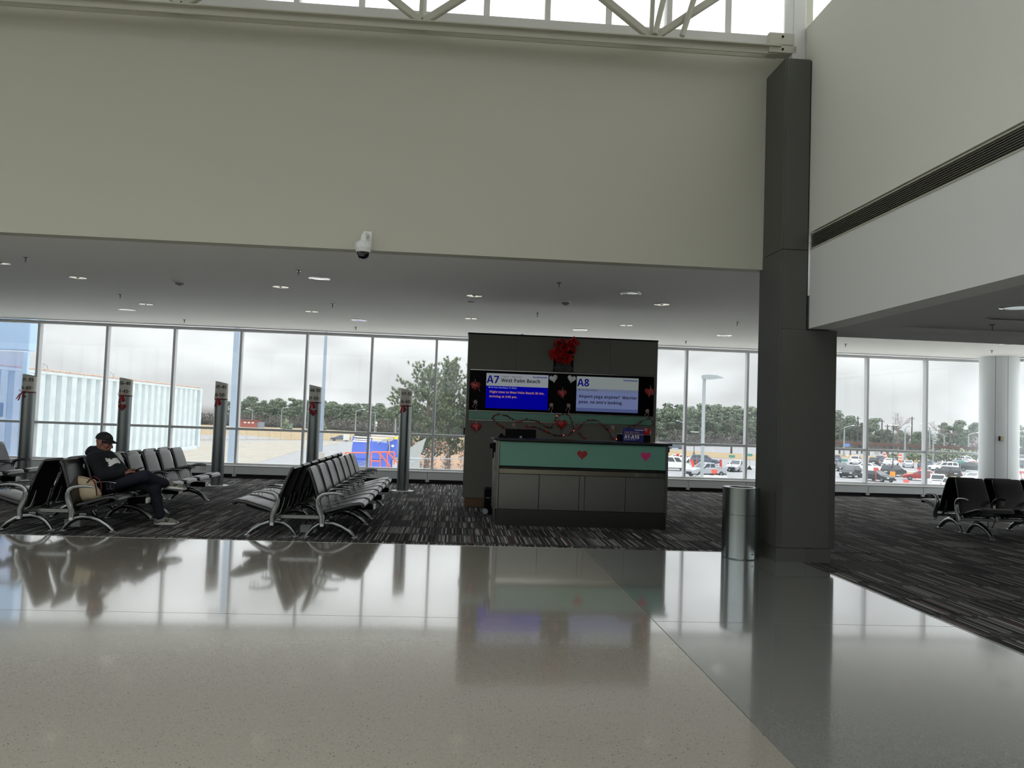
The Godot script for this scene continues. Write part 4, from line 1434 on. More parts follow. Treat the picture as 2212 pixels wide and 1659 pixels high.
	copy(t, Vector3(8.215, 0, -12.2), -PI / 2, "back-to-back row of black seats at the right edge, turned to face the camera")


# ---------------------------------------------------------------- figure
func smin(a: float, b: float, k: float) -> float:
	var h := maxf(k - absf(a - b), 0.0) / k
	return minf(a, b) - h * h * k * 0.25


func prim(q: Array, p: Vector3) -> float:
	if q.size() == 2:   # ellipsoid: centre, radii
		var r: Vector3 = q[1]
		var s: Vector3 = (p - q[0]) / r
		var l := s.length()
		var g := (s / r).length()
		return l * (l - 1.0) / maxf(g, 1e-5)
	if q.size() == 3:   # turned ellipsoid
		var r: Vector3 = q[1]
		var s: Vector3 = (q[2].inverse() * (p - q[0])) / r
		var l := s.length()
		var g := (s / r).length()
		return l * (l - 1.0) / maxf(g, 1e-5)
	var a: Vector3 = q[0]
	var d: Vector3 = q[1] - a
	var u := clampf((p - a).dot(d) / maxf(d.length_squared(), 1e-9), 0.0, 1.0)
	return p.distance_to(a + d * u) - lerpf(q[2], q[3], u)


func field_at(prims: Array, k: float, p: Vector3) -> float:
	var f := 1.0
	for q in prims:
		f = smin(f, prim(q, p), k)
	return f


# surface nets of the smooth union of the primitives, added to b
func nets(b: B, prims: Array, h: float, k: float) -> void:
	var lo := Vector3.ONE * 1e9
	var hi := Vector3.ONE * -1e9
	var boxes := []
	for q in prims:
		var m: float
		var c0: Vector3 = q[0]
		var c1: Vector3 = c0
		var ext: Vector3
		if q.size() <= 3:
			var mr: float = maxf(q[1].x, maxf(q[1].y, q[1].z))
			ext = q[1] if q.size() == 2 else Vector3.ONE * mr
		else:
			c1 = q[1]
			ext = Vector3.ONE * maxf(q[2], q[3])
		ext += Vector3.ONE * (k + 2.0 * h)
		var l := Vector3(minf(c0.x, c1.x), minf(c0.y, c1.y), minf(c0.z, c1.z)) - ext
		var u := Vector3(maxf(c0.x, c1.x), maxf(c0.y, c1.y), maxf(c0.z, c1.z)) + ext
		boxes.append([l, u])
		lo = Vector3(minf(lo.x, l.x), minf(lo.y, l.y), minf(lo.z, l.z))
		hi = Vector3(maxf(hi.x, u.x), maxf(hi.y, u.y), maxf(hi.z, u.z))
	var nx := int((hi.x - lo.x) / h) + 2
	var ny := int((hi.y - lo.y) / h) + 2
	var nz := int((hi.z - lo.z) / h) + 2
	var F := PackedFloat32Array()
	F.resize(nx * ny * nz)
	F.fill(1.0)
	for i in prims.size():
		var q: Array = prims[i]
		var a := Vector3i(((boxes[i][0] - lo) / h).floor())
		var e := Vector3i(((boxes[i][1] - lo) / h).ceil())
		for z in range(maxi(a.z, 0), mini(e.z + 1, nz)):
			for y in range(maxi(a.y, 0), mini(e.y + 1, ny)):
				var at := (z * ny + y) * nx
				for x in range(maxi(a.x, 0), mini(e.x + 1, nx)):
					var d := prim(q, lo + Vector3(x, y, z) * h)
					var o := F[at + x]
					var w := maxf(k - absf(d - o), 0.0) / k
					F[at + x] = minf(d, o) - w * w * k * 0.25
	var vid := PackedInt32Array()
	vid.resize(nx * ny * nz)
	vid.fill(-1)
	var P := PackedVector3Array()
	var N := PackedVector3Array()
	var off := [0, 1, nx, nx + 1, nx * ny, nx * ny + 1, nx * ny + nx, nx * ny + nx + 1]
	var edges := [[0, 1], [2, 3], [4, 5], [6, 7], [0, 2], [1, 3], [4, 6], [5, 7], [0, 4], [1, 5], [2, 6], [3, 7]]
	for z in nz - 1:
		for y in ny - 1:
			for x in nx - 1:
				var at := (z * ny + y) * nx + x
				var neg := 0
				for o in off:
					if F[at + o] < 0.0: neg += 1
				if neg == 0 or neg == 8: continue
				var s := Vector3.ZERO
				var cnt := 0
				for e in edges:
					var fa := F[at + off[e[0]]]
					var fb := F[at + off[e[1]]]
					if (fa < 0.0) != (fb < 0.0):
						var t := fa / (fa - fb)
						var pa := Vector3(e[0] & 1, (e[0] >> 1) & 1, e[0] >> 2)
						var pb := Vector3(e[1] & 1, (e[1] >> 1) & 1, e[1] >> 2)
						s += pa.lerp(pb, t)
						cnt += 1
				vid[at] = P.size()
				P.append(lo + (Vector3(x, y, z) + s / cnt) * h)
				var g := Vector3.ZERO
				for j in 8:
					g += Vector3((j & 1) * 2 - 1, ((j >> 1) & 1) * 2 - 1, (j >> 2) * 2 - 1) * F[at + off[j]]
				N.append(g.normalized())
	var st := [1, nx, nx * ny]
	for z in range(1, nz - 1):
		for y in range(1, ny - 1):
			for x in range(1, nx - 1):
				var at := (z * ny + y) * nx + x
				var f0 := F[at] < 0.0
				for ax in 3:
					if f0 == (F[at + st[ax]] < 0.0): continue
					var u: int = st[(ax + 1) % 3]
					var w: int = st[(ax + 2) % 3]
					var i0 := vid[at - u - w]
					var i1 := vid[at - w]
					var i2 := vid[at]
					var i3 := vid[at - u]
					if i0 < 0 or i1 < 0 or i2 < 0 or i3 < 0: continue
					if f0:
						b.raw(P[i0], P[i1], P[i2], N[i0], N[i1], N[i2])
						b.raw(P[i0], P[i2], P[i3], N[i0], N[i2], N[i3])
					else:
						b.raw(P[i0], P[i2], P[i1], N[i0], N[i2], N[i1])
						b.raw(P[i0], P[i3], P[i2], N[i0], N[i3], N[i2])


func man() -> void:
	var O := Vector3(-4.55, 0, -10.8)
	var t := thing("person", "man in dark cap, navy hoodie and jeans, sitting cross-legged, looking at a phone", "person", O)
	var V := func(x: float, y: float, z: float) -> Vector3: return Vector3(x, y, z) - O
	var skin := mat(Color(0.50, 0.33, 0.27), 0.55)
	skin.subsurf_scatter_enabled = true
	skin.subsurf_scatter_strength = 0.08
	var navy := mat(Color(0.032, 0.040, 0.072), 0.9)
	navy.rim_enabled = true
	navy.rim = 0.1
	navy.normal_enabled = true
	navy.normal_texture = noise_tex(0.03, Color.BLACK, Color.WHITE, 256, true, 12, 3.0)
	tri_map(navy, 0.5)
	var denim := mat(Color(0.06, 0.08, 0.135), 0.9)
	denim.normal_enabled = true
	denim.normal_texture = navy.normal_texture
	tri_map(denim, 0.4)
	# joints
	var neck: Vector3 = V.call(-4.675, 0.965, -10.79)
	var head: Vector3 = V.call(-4.628, 1.075, -10.785)
	var pelvis: Vector3 = V.call(-4.565, 0.53, -10.80)
	var belly: Vector3 = V.call(-4.51, 0.68, -10.79)
	var chest: Vector3 = V.call(-4.60, 0.81, -10.79)
	var shR: Vector3 = V.call(-4.67, 0.875, -10.60)
	var shL: Vector3 = V.call(-4.655, 0.875, -10.985)
	var elR: Vector3 = V.call(-4.535, 0.655, -10.545)
	var elL: Vector3 = V.call(-4.49, 0.66, -11.05)
	var wrR: Vector3 = V.call(-4.315, 0.685, -10.70)
	var wrL: Vector3 = V.call(-4.30, 0.69, -10.89)
	var hipR: Vector3 = V.call(-4.49, 0.525, -10.70)
	var hipL: Vector3 = V.call(-4.49, 0.515, -10.90)
	var knR: Vector3 = V.call(-4.075, 0.655, -10.77)
	var knL: Vector3 = V.call(-3.995, 0.49, -10.90)
	var anR: Vector3 = V.call(-3.85, 0.535, -10.98)
	var anL: Vector3 = V.call(-3.905, 0.10, -10.92)
	# continuous body
	var b := B.new()
	nets(b, [
		[chest, belly, 0.135, 0.14], [belly, pelvis, 0.13, 0.13], [chest, neck, 0.10, 0.055], [neck, V.call(-4.645, 1.03, -10.787), 0.056, 0.055],
		[shR, chest, 0.06, 0.10], [shL, chest, 0.06, 0.10], [shR, elR, 0.052, 0.042], [shL, elL, 0.052, 0.042], [elR, wrR, 0.040, 0.027], [elL, wrL, 0.040, 0.027],
		[pelvis, hipR, 0.11, 0.085], [pelvis, hipL, 0.11, 0.085], [hipR, knR, 0.082, 0.055], [hipL, knL, 0.082, 0.055], [knR, anR, 0.052, 0.036], [knL, anL, 0.052, 0.036],
	], 0.018, 0.05)
	# head: looks along +x, tipped down
	var hb := Basis(Vector3.UP, -0.06) * Basis(Vector3.BACK, -0.24)
	var H := func(x: float, y: float, z: float) -> Vector3: return head + hb * Vector3(x, y, z)
	nets(b, [
		[H.call(-0.012, 0.03, 0), Vector3(0.098, 0.098, 0.077), hb], [H.call(0.035, -0.01, 0), Vector3(0.062, 0.085, 0.062), hb],
		[H.call(0.035, -0.07, 0), Vector3(0.052, 0.05, 0.052), hb], [H.call(0.066, -0.098, 0), H.call(0.06, -0.092, 0), 0.024, 0.024],
		[H.call(-0.01, -0.05, 0.045), H.call(0.055, -0.095, 0.022), 0.02, 0.018], [H.call(-0.01, -0.05, -0.045), H.call(0.055, -0.095, -0.022), 0.02, 0.018],
		[H.call(0.088, 0.03, 0.018), H.call(0.082, 0.03, 0.042), 0.011, 0.009], [H.call(0.088, 0.03, -0.018), H.call(0.082, 0.03, -0.042), 0.011, 0.009],
		[H.call(0.092, 0.012, 0), H.call(0.116, -0.03, 0), 0.009, 0.014], [H.call(0.098, -0.034, 0.012), H.call(0.098, -0.034, -0.012), 0.009, 0.009],
		[H.call(0.092, -0.058, 0.014), H.call(0.092, -0.058, -0.014), 0.0085, 0.0085], [H.call(0.088, -0.07, 0.013), H.call(0.088, -0.07, -0.013), 0.009, 0.009],
		[H.call(0.06, -0.025, 0.04), Vector3(0.026, 0.024, 0.02), hb], [H.call(0.06, -0.025, -0.04), Vector3(0.026, 0.024, 0.02), hb],
		[H.call(-0.012, -0.005, 0.076), Vector3(0.021, 0.032, 0.009), hb], [H.call(-0.012, -0.005, -0.076), Vector3(0.021, 0.032, 0.009), hb],
		[H.call(-0.03, -0.04, 0), neck + Vector3(0.005, 0.02, 0), 0.056, 0.056],
	], 0.005, 0.016)
	# hands holding the phone between them, fingers curled under it
	for s in [1.0, -1.0]:
		var w: Vector3 = wrR if s > 0 else wrL
		var fwd := Vector3(0.86, 0.28, -0.34 * s).normalized()
		var side := Vector3(0.30, 0.0, 0.95 * s).normalized()
		side = (side - fwd * side.dot(fwd)).normalized()
		var up := fwd.cross(side).normalized()
		if up.y < 0: up = -up
		var q := []
		for j in 4:
			var o := side * (0.026 - j * 0.017)
			q.append([w + fwd * 0.012 + o * 0.6, w + fwd * 0.082 + o, 0.017, 0.0125])
			var L: float = [0.036, 0.041, 0.038, 0.030][j]
			var k1 := w + fwd * 0.082 + o
			var k2 := k1 + (fwd * 0.85 - up * 0.35).normalized() * L
			var k3 := k2 + (fwd * 0.15 + up * 0.55 - side * 0.8).normalized() * (L * 0.75)
			q.append([k1, k2, 0.0105, 0.009])
			q.append([k2, k3, 0.009, 0.0075])
		var tb: Vector3 = w + fwd * 0.03 - side * 0.026 + up * 0.006
		var t2: Vector3 = w + fwd * 0.066 - side * 0.042 + up * 0.024
		q.append([tb, t2, 0.014, 0.0105])
		q.append([t2, w + fwd * 0.10 - side * 0.036 + up * 0.028, 0.0105, 0.008])
		q.append([w - fwd * 0.03, w + fwd * 0.03, 0.028, 0.024])
		nets(b, q, 0.0042, 0.010)
	put("body", b, skin, t)
	# hoodie
	var hood := [
		[chest + Vector3(-0.015, 0, 0), belly + Vector3(0.02, 0, 0), 0.165, 0.168], [belly, pelvis + Vector3(0.02, 0.05, 0), 0.168, 0.158], [chest, neck + Vector3(-0.01, -0.03, 0), 0.145, 0.09],
		[shR, chest, 0.082, 0.12], [shL, chest, 0.082, 0.12], [shR, elR, 0.080, 0.064], [shL, elL, 0.080, 0.064], [elR, wrR + (elR - wrR).normalized() * 0.02, 0.062, 0.042], [elL, wrL + (elL - wrL).normalized() * 0.02, 0.062, 0.042],
		[V.call(-4.78, 0.945, -10.72), V.call(-4.78, 0.945, -10.87), 0.055, 0.055], [V.call(-4.745, 0.99, -10.70), V.call(-4.76, 0.99, -10.88), 0.036, 0.036], [V.call(-4.745, 0.985, -10.69), V.call(-4.62, 0.93, -10.68), 0.034, 0.026], [V.call(-4.745, 0.985, -10.89), V.call(-4.62, 0.93, -10.895), 0.034, 0.026],
		[V.call(-4.62, 0.93, -10.68), V.call(-4.545, 0.90, -10.79), 0.026, 0.03], [V.call(-4.62, 0.93, -10.895), V.call(-4.545, 0.90, -10.79), 0.026, 0.03],
	]
	b = B.new()
	nets(b, hood, 0.014, 0.05)
	var ho := put("hoodie", b, navy, t)
	tag(ho, "navy hooded sweatshirt with a white front print", "")
	# white print, laid on the chest
	var view := Vector3(0.62, 0.05, 0.78).normalized()
	var hx := Vector3(view.z, 0, -view.x).normalized()
	var hy := view.cross(hx).normalized()
	if hy.y < 0: hy = -hy
	var c0 := (chest + belly) * 0.5 + Vector3(0.03, 0.08, 0.03)
	var shapes := [
		[[-0.105, 0.050], [-0.075, 0.062], [-0.060, 0.040], [-0.045, 0.060], [-0.02, 0.035], [0.012, 0.056], [0.05, 0.062], [0.082, 0.042], [0.098, 0.012], [0.104, -0.022], [0.07, -0.008], [0.04, -0.012], [0.0, -0.030], [-0.045, -0.058], [-0.066, -0.052], [-0.05, -0.024], [-0.068, -0.012], [-0.05, 0.004], [-0.085, 0.012], [-0.09, 0.026], [-0.073, 0.03]],
	]
	b = B.new()
	for sh in shapes:
		var poly := PackedVector2Array()
		for q in sh: poly.append(Vector2(q[0], q[1]) * 0.92)
		var n := 26
		for i in n:
			for j in n:
				var cell := []
				for d in [[0, 0], [1, 0], [1, 1], [0, 1]]:
					cell.append(Vector2(-0.11 + 0.22 * (i + d[0]) / n, -0.07 + 0.14 * (j + d[1]) / n))
				if not Geometry2D.is_point_in_polygon((cell[0] + cell[2]) * 0.5, poly): continue
				var p := []
				for q in cell:
					var o: Vector3 = c0 + hx * q.x + hy * q.y + view * 0.32
					for m in 40:
						var f := field_at(hood, 0.05, o)
						if f < 0.001: break
						o -= view * f * 0.8
					p.append(o + view * 0.0035)
				b.quad(p[0], p[1], p[2], p[3])
	put("front_print", b, mat(Color(0.82, 0.82, 0.80), 0.7), ho)
	b = B.new()
	b.tube([V.call(-4.555, 0.885, -10.755), V.call(-4.50, 0.84, -10.72), V.call(-4.485, 0.80, -10.71)], 0.004, 6)
	put("drawstring", b, M.grey, ho)
	# jeans
	b = B.new()
	nets(b, [
		[pelvis + Vector3(-0.02, -0.005, 0), hipR, 0.128, 0.098], [pelvis + Vector3(-0.02, -0.005, 0), hipL, 0.128, 0.098], [hipR, knR, 0.098, 0.073], [hipL, knL, 0.096, 0.072],
		[knR, anR + (knR - anR).normalized() * 0.05, 0.071, 0.060], [knL, anL + Vector3(-0.008, 0.02, 0), 0.071, 0.063], [pelvis + Vector3(-0.06, -0.02, 0.06), pelvis + Vector3(-0.06, -0.02, -0.06), 0.09, 0.09],
	], 0.014, 0.045)
	put("jeans", b, denim, t)
	# shoes: local x to the toe
	var knit := mat(Color(0.46, 0.46, 0.43), 0.8)
	var solem := mat(Color(0.78, 0.78, 0.76), 0.6)
	for s in [0, 1]:
		var bs := Basis(Vector3.UP, 0.12)
		var at: Vector3 = V.call(-3.93, 0.0, -10.925)
		if s == 1:
			bs = Basis(Vector3.UP, 0.04) * Basis(Vector3.BACK, -0.06) * Basis(Vector3.RIGHT, -0.35)
			at = V.call(-3.875, 0.465, -11.0)
		var X := Transform3D(bs, at)
		var sh := Node3D.new()
		sh.name = "shoe"
		t.add_child(sh, true)
		sh.transform = X
		b = B.new()
		nets(b, [[Vector3(-0.01, 0.055, 0), Vector3(0.05, 0.05, 0), 0.04, 0.042], [Vector3(0.0, 0.055, 0), Vector3(0.01, 0.095, 0), 0.038, 0.04], [Vector3(0.05, 0.062, 0), Vector3(0.16, 0.045, 0.004), 0.042, 0.036], [Vector3(0.16, 0.042, 0.004), Vector3(0.225, 0.035, 0.006), 0.037, 0.026]], 0.007, 0.03)
		put("upper", b, knit, sh)
		b = B.new()
		var rows := []
		for y in [[0.002, 0.93], [0.006, 1.0], [0.026, 1.02], [0.034, 0.98]]:
			var row := PackedVector3Array()
			for k in 28:
				var a := -TAU * k / 28.0
				var x: float = 0.105 + cos(a) * 0.155 * y[1]
				var wd := 0.047 + 0.006 * sin((x + 0.05) * 9.0)
				row.append(Vector3(x, y[0] + (0.012 if x > 0.2 else 0.0) * (x - 0.2) * 20.0, sin(a) * wd * y[1] * (1.0 - 0.15 * absf(cos(a)))))
			rows.append(row)
		b.grid(rows, true)
		b.lathe([Vector2(0, 0.003), Vector2(0.001, 0.003)], 6)
		var top: PackedVector3Array = rows[3]
		var bot: PackedVector3Array = rows[0]
		for k in range(1, 27):
			b.tri(top[0], top[k], top[k + 1])
			b.tri(bot[0], bot[k + 1], bot[k])
		put("sole", b, solem, sh)
		b = B.new()
		for k in 3:
			var x := 0.062 + k * 0.026
			b.quad(Vector3(x, 0.036, 0.0455), Vector3(x + 0.013, 0.036, 0.0455), Vector3(x + 0.030, 0.078, 0.040), Vector3(x + 0.017, 0.078, 0.040))
		put("stripes", b, M.black, sh)
		b = B.new()
		for k in 4:
			var x := 0.055 + k * 0.022
			b.tube([Vector3(x, 0.094 - k * 0.006, -0.022), Vector3(x + 0.008, 0.108 - k * 0.007, 0.0), Vector3(x, 0.094 - k * 0.006, 0.022)], 0.0035, 6)
		put("laces", b, solem, sh)
		b = B.new()
		b.tube([Vector3(0.005, 0.10, 0), Vector3(0.0, 0.15, 0)], [0.038, 0.04], 12)
		put("sock", b, M.grey, sh)
	# cap
	var capm := mat(Color(0.035, 0.038, 0.05), 0.85)
	b = B.new()
	var rows := []
	for i in 9:
		var p := i / 8.0 * PI * 0.5
		var row := PackedVector3Array()
		for k in 28:
			var a := -TAU * k / 28.0
			row.append(H.call(-0.014 + cos(a) * cos(p) * 0.113, 0.043 + sin(p) * 0.100 + (0.012 * cos(a) if i == 0 else 0.0), sin(a) * cos(p) * 0.092))
		rows.append(row)
	b.grid(rows, true)
	var cap := put("cap", b, capm, t)
	tag(cap, "dark baseball cap with pale stitched letters", "")
	b = B.new()
	rows = []
	for i in 7:
		var u := i / 6.0
		var row := PackedVector3Array()
		for j in 11:
			var a := (j / 10.0 - 0.5) * PI * 0.92
			var rr := lerpf(0.105, 0.185, u) if true else 0.0
			row.append(H.call(-0.014 + cos(a) * lerpf(0.108, 0.19, u) * (1.0 if u == 0.0 else 1.0), 0.048 - 0.022 * u + 0.016 * cos(a) - 0.02 * sin(a) * sin(a), sin(a) * lerpf(0.09, 0.082, u) + 0.0 * rr))
		rows.append(row)
	b.grid(rows, false, true)
	var under := []
	for r in rows:
		var row := PackedVector3Array()
		for q in r: row.append(q - hb * Vector3(0, 0.004, 0))
		under.append(row)
	b.grid(under)
	put("brim", b, capm, cap)
	b = B.new()
	b.ball(H.call(-0.014, 0.144, 0), Vector3(0.008, 0.004, 0.008), 10, 5)
	put("button", b, capm, cap)
	b = B.new()
	var L3 := func(pts: Array) -> void:
		var q := []
		for w in pts:
			var a: float = w[0]
			var p: float = w[1]
			q.append(H.call(-0.014 + cos(a) * cos(p) * 0.116, 0.043 + sin(p) * 0.103, sin(a) * cos(p) * 0.095))
		b.tube(q, 0.003, 6)
	L3.call([[0.86, 0.72], [0.98, 0.78], [1.10, 0.66], [1.08, 0.44], [0.96, 0.38], [0.86, 0.46], [0.86, 0.56], [0.95, 0.56]])
	L3.call([[0.76, 0.74], [0.50, 0.74]])
	L3.call([[0.63, 0.74], [0.63, 0.42]])
	put("stitched_letters", b, mat(Color(0.30, 0.28, 0.26), 0.8), cap)
	for s in [1.0, -1.0]:
		b = B.new()
		b.ball(H.call(0.081, 0.008, 0.031 * s), Vector3(0.008, 0.005, 0.011), 10, 6, hb)
		put("eye", b, M.ink, t)
		b = B.new()
		b.tube([H.call(0.096, 0.034, 0.014 * s), H.call(0.095, 0.040, 0.030 * s), H.call(0.084, 0.034, 0.047 * s)], [0.003, 0.004, 0.003], 6)
		put("eyebrow", b, mat(Color(0.16, 0.12, 0.10), 0.9), t)
	# phone
	var ph := thing("phone", "dark mobile phone held in the seated man's hands", "phone", Vector3(-4.185, 0.738, -10.795))
	var pm := cube("case", Vector3(-0.075, -0.004, -0.037), Vector3(0.075, 0.004, 0.037), M.black, ph, 0.003)
	pm.rotation = Vector3(0, 0, 0.42)
	var scn := cube("screen", Vector3(-0.07, 0.004, -0.034), Vector3(0.07, 0.0055, 0.034), mat(Color(0.05, 0.06, 0.07), 0.1), ph)
	scn.rotation = Vector3(0, 0, 0.42)
	tote()


func tote() -> void:
	var t := thing("tote_bag", "cream canvas tote bag with dark red handles on the seat beside the man", "bag", Vector3(-4.52, 0.375, -10.22))
	var canvas := tri_map(mat(Color(0.70, 0.64, 0.53), 0.9), 0.3)
	canvas.normal_enabled = true
	canvas.normal_texture = noise_tex(0.03, Color.BLACK, Color.WHITE, 256, true, 15, 5.0)
	var b := B.new()
	nets(b, [[Vector3(-0.11, 0.21, 0), Vector3(-0.055, 0.085, 0.0), 0.07, 0.082], [Vector3(-0.055, 0.083, 0.01), Vector3(0.065, 0.085, 0.015), 0.08, 0.062], [Vector3(0.06, 0.085, 0.015), Vector3(0.01, 0.20, 0.0), 0.06, 0.045], [Vector3(-0.145, 0.265, 0.0), Vector3(0.03, 0.235, 0.0), 0.036, 0.026], [Vector3(-0.16, 0.20, 0.03), Vector3(-0.10, 0.05, 0.03), 0.02, 0.03]], 0.008, 0.06)
	put("sack", b, canvas, t)
	b = B.new()
	b.tube([Vector3(-0.17, 0.285, 0.022), Vector3(-0.11, 0.302, 0.03), Vector3(-0.03, 0.285, 0.03), Vector3(0.05, 0.262, 0.012)], 0.006, 6, Vector3(0, 0, 1), 1.8)
	put("hem", b, canvas, t)
	var strap := mat(Color(0.34, 0.06, 0.08), 0.8)
	b = B.new()
	b.tube([Vector3(-0.02, 0.23, 0.062), Vector3(0.02, 0.285, 0.05), Vector3(0.075, 0.25, 0.075), Vector3(0.115, 0.16, 0.105), Vector3(0.13, 0.08, 0.11)], 0.006, 8, Vector3(0, 0, 1), 2.4)
	put("handle", b, strap, t)
	b = B.new()
	b.tube([Vector3(-0.06, 0.255, -0.04), Vector3(0.02, 0.30, -0.03), Vector3(0.09, 0.27, -0.02), Vector3(0.135, 0.19, 0.01), Vector3(0.14, 0.12, 0.03)], 0.006, 8, Vector3(0, 0, 1), 2.4)
	put("handle", b, strap, t)


# ---------------------------------------------------------------- outside
func plate(called: String, pts: Array, y: float, m: Material, parent: Node) -> void:
	var poly := PackedVector2Array()
	for q in pts: poly.append(Vector2(q[0], -q[1]))
	var b := B.new()
	b.prism(poly, G - 0.3, y, Transform3D(Basis(Vector3.RIGHT, -PI / 2), Vector3.ZERO))
	put(called, b, m, parent)


func outside_ground() -> void:
	var g := struct("ground")
	cube("pavement", Vector3(-700, G - 1.0, -900), Vector3(900, G, 120), M.asphalt, g)
	plate("concrete_apron", [[-120, -60], [-60.0, -150.0], [-51.8, -164.0], [-35.7, -191.6], [-27.7, -196.8], [-26.4, -184.1], [-27.5, -144.0], [-25.5, -101.0], [-24.5, -75.0], [-24, -30], [-120, -30]], G + 0.02, M.concrete, g)
	plate("pale_apron", [[-300, -18.9], [-300, -62], [300, -62], [300, 60], [13.95, 60], [13.95, -18.9]], G + 0.03, M.pale_concrete, g)
	plate("grass_field", [[-220, -120], [-57, -168], [-48, -186], [-32.6, -199.0], [-13.5, -204.5], [1.9, -195.4], [12, -205], [40, -240], [50, -330], [-60, -420], [-300, -420]], G + 0.04, M.lawn, g)
	plate("service_road", [[-90, -185], [-64.4, -207.3], [-55, -214], [-41.2, -196.9], [-54.9, -176.9], [-80, -160]], G + 0.06, M.asphalt, g)
	plate("grass_verge", [[47.1, -173.4], [65.3, -163.2], [78.7, -196.8], [57.4, -211.4]], G + 0.05, M.lawn, g)
	plate("grass_verge", [[96.9, -196.6], [109.5, -176.9], [127.4, -205.9], [112.4, -228.0]], G + 0.05, M.lawn, g)
	plate("planting_island", [[71.3, -122.1], [77.3, -111.6], [84.0, -121.2], [79.0, -135.2]], G + 0.12, M.lawn, g)
	plate("leaf_bed", [[-8, -118], [-3.5, -104], [4, -100], [14, -112], [14, -190], [-2, -190]], G + 0.10, tri_map(mat(Color(0.60, 0.47, 0.36), 0.95), 9.0), g)
	var m := mat(Color(0.92, 0.92, 0.9), 0.8)
	for k in 9:
		cube("bay_line", Vector3(52 + k * 7.5, G, -138 - k * 2.0), Vector3(52.3 + k * 7.5, G + 0.02, -128 - k * 2.0), m, g)


func lamp_post(called: String, x: float, z: float, h: float, arm: float, label: String, thick := 0.11) -> void:
	var t := thing(called, label, "street lamp", Vector3(x, G, z), 0, "lamp posts outside")
	var b := B.new()
	b.tube([Vector3(0, 0, 0), Vector3(0, h * 0.5, 0), Vector3(0, h * 0.9, 0)], [thick, thick * 0.85, thick * 0.65], 10)
	b.tube([Vector3(0, h * 0.9, 0), Vector3(arm * 0.06, h * 0.925, 0), Vector3(arm * 0.5, h * 0.975, 0), Vector3(arm * 0.85, h, 0)], thick * 0.5, 8)
	put("post", b, M.galv, t)
	b = B.new()
	b.ball(Vector3(arm, h, 0), Vector3(absf(arm) * 0.22, 0.16, 0.22), 12, 6)
	put("lamp_head", b, mat(Color(0.80, 0.86, 0.86), 0.4), t)
	b = B.new()
	b.lathe([Vector2(0, 0), Vector2(thick * 2.2, 0), Vector2(thick * 2.0, 0.35), Vector2(0, 0.4)], 12)
	put("base", b, M.galv, t)


func sign_board(x: float, z: float, w: float, h: float, ybot: float, col: Color, label: String, lines: Array = [], tilt := 0.0) -> void:
	w *= 0.75
	h *= 0.75
	var t := thing("lot_sign", label, "sign", Vector3(x, G, z), -0.4, "signs in the car park")
	var b := B.new()
	b.box(Vector3(0, (ybot + h) * 0.5, -0.04), Vector3(0.09, ybot + h, 0.06), 0.01)
	put("post", b, mat(col if col.r > 0.6 else Color(0.75, 0.75, 0.75), 0.6), t)
	b = B.new()
	b.box(Vector3(0, ybot + h * 0.5, 0), Vector3(w, h, 0.05), 0.01, Transform3D(Basis(Vector3.BACK, tilt), Vector3.ZERO))
	put("panel", b, mat(col, 0.5), t)
	b = B.new()
	b.lathe([Vector2(0, 0), Vector2(0.4, 0), Vector2(0.36, 0.12), Vector2(0.1, 0.2), Vector2(0, 0.2)], 12)
	put("foot", b, M.white, t)


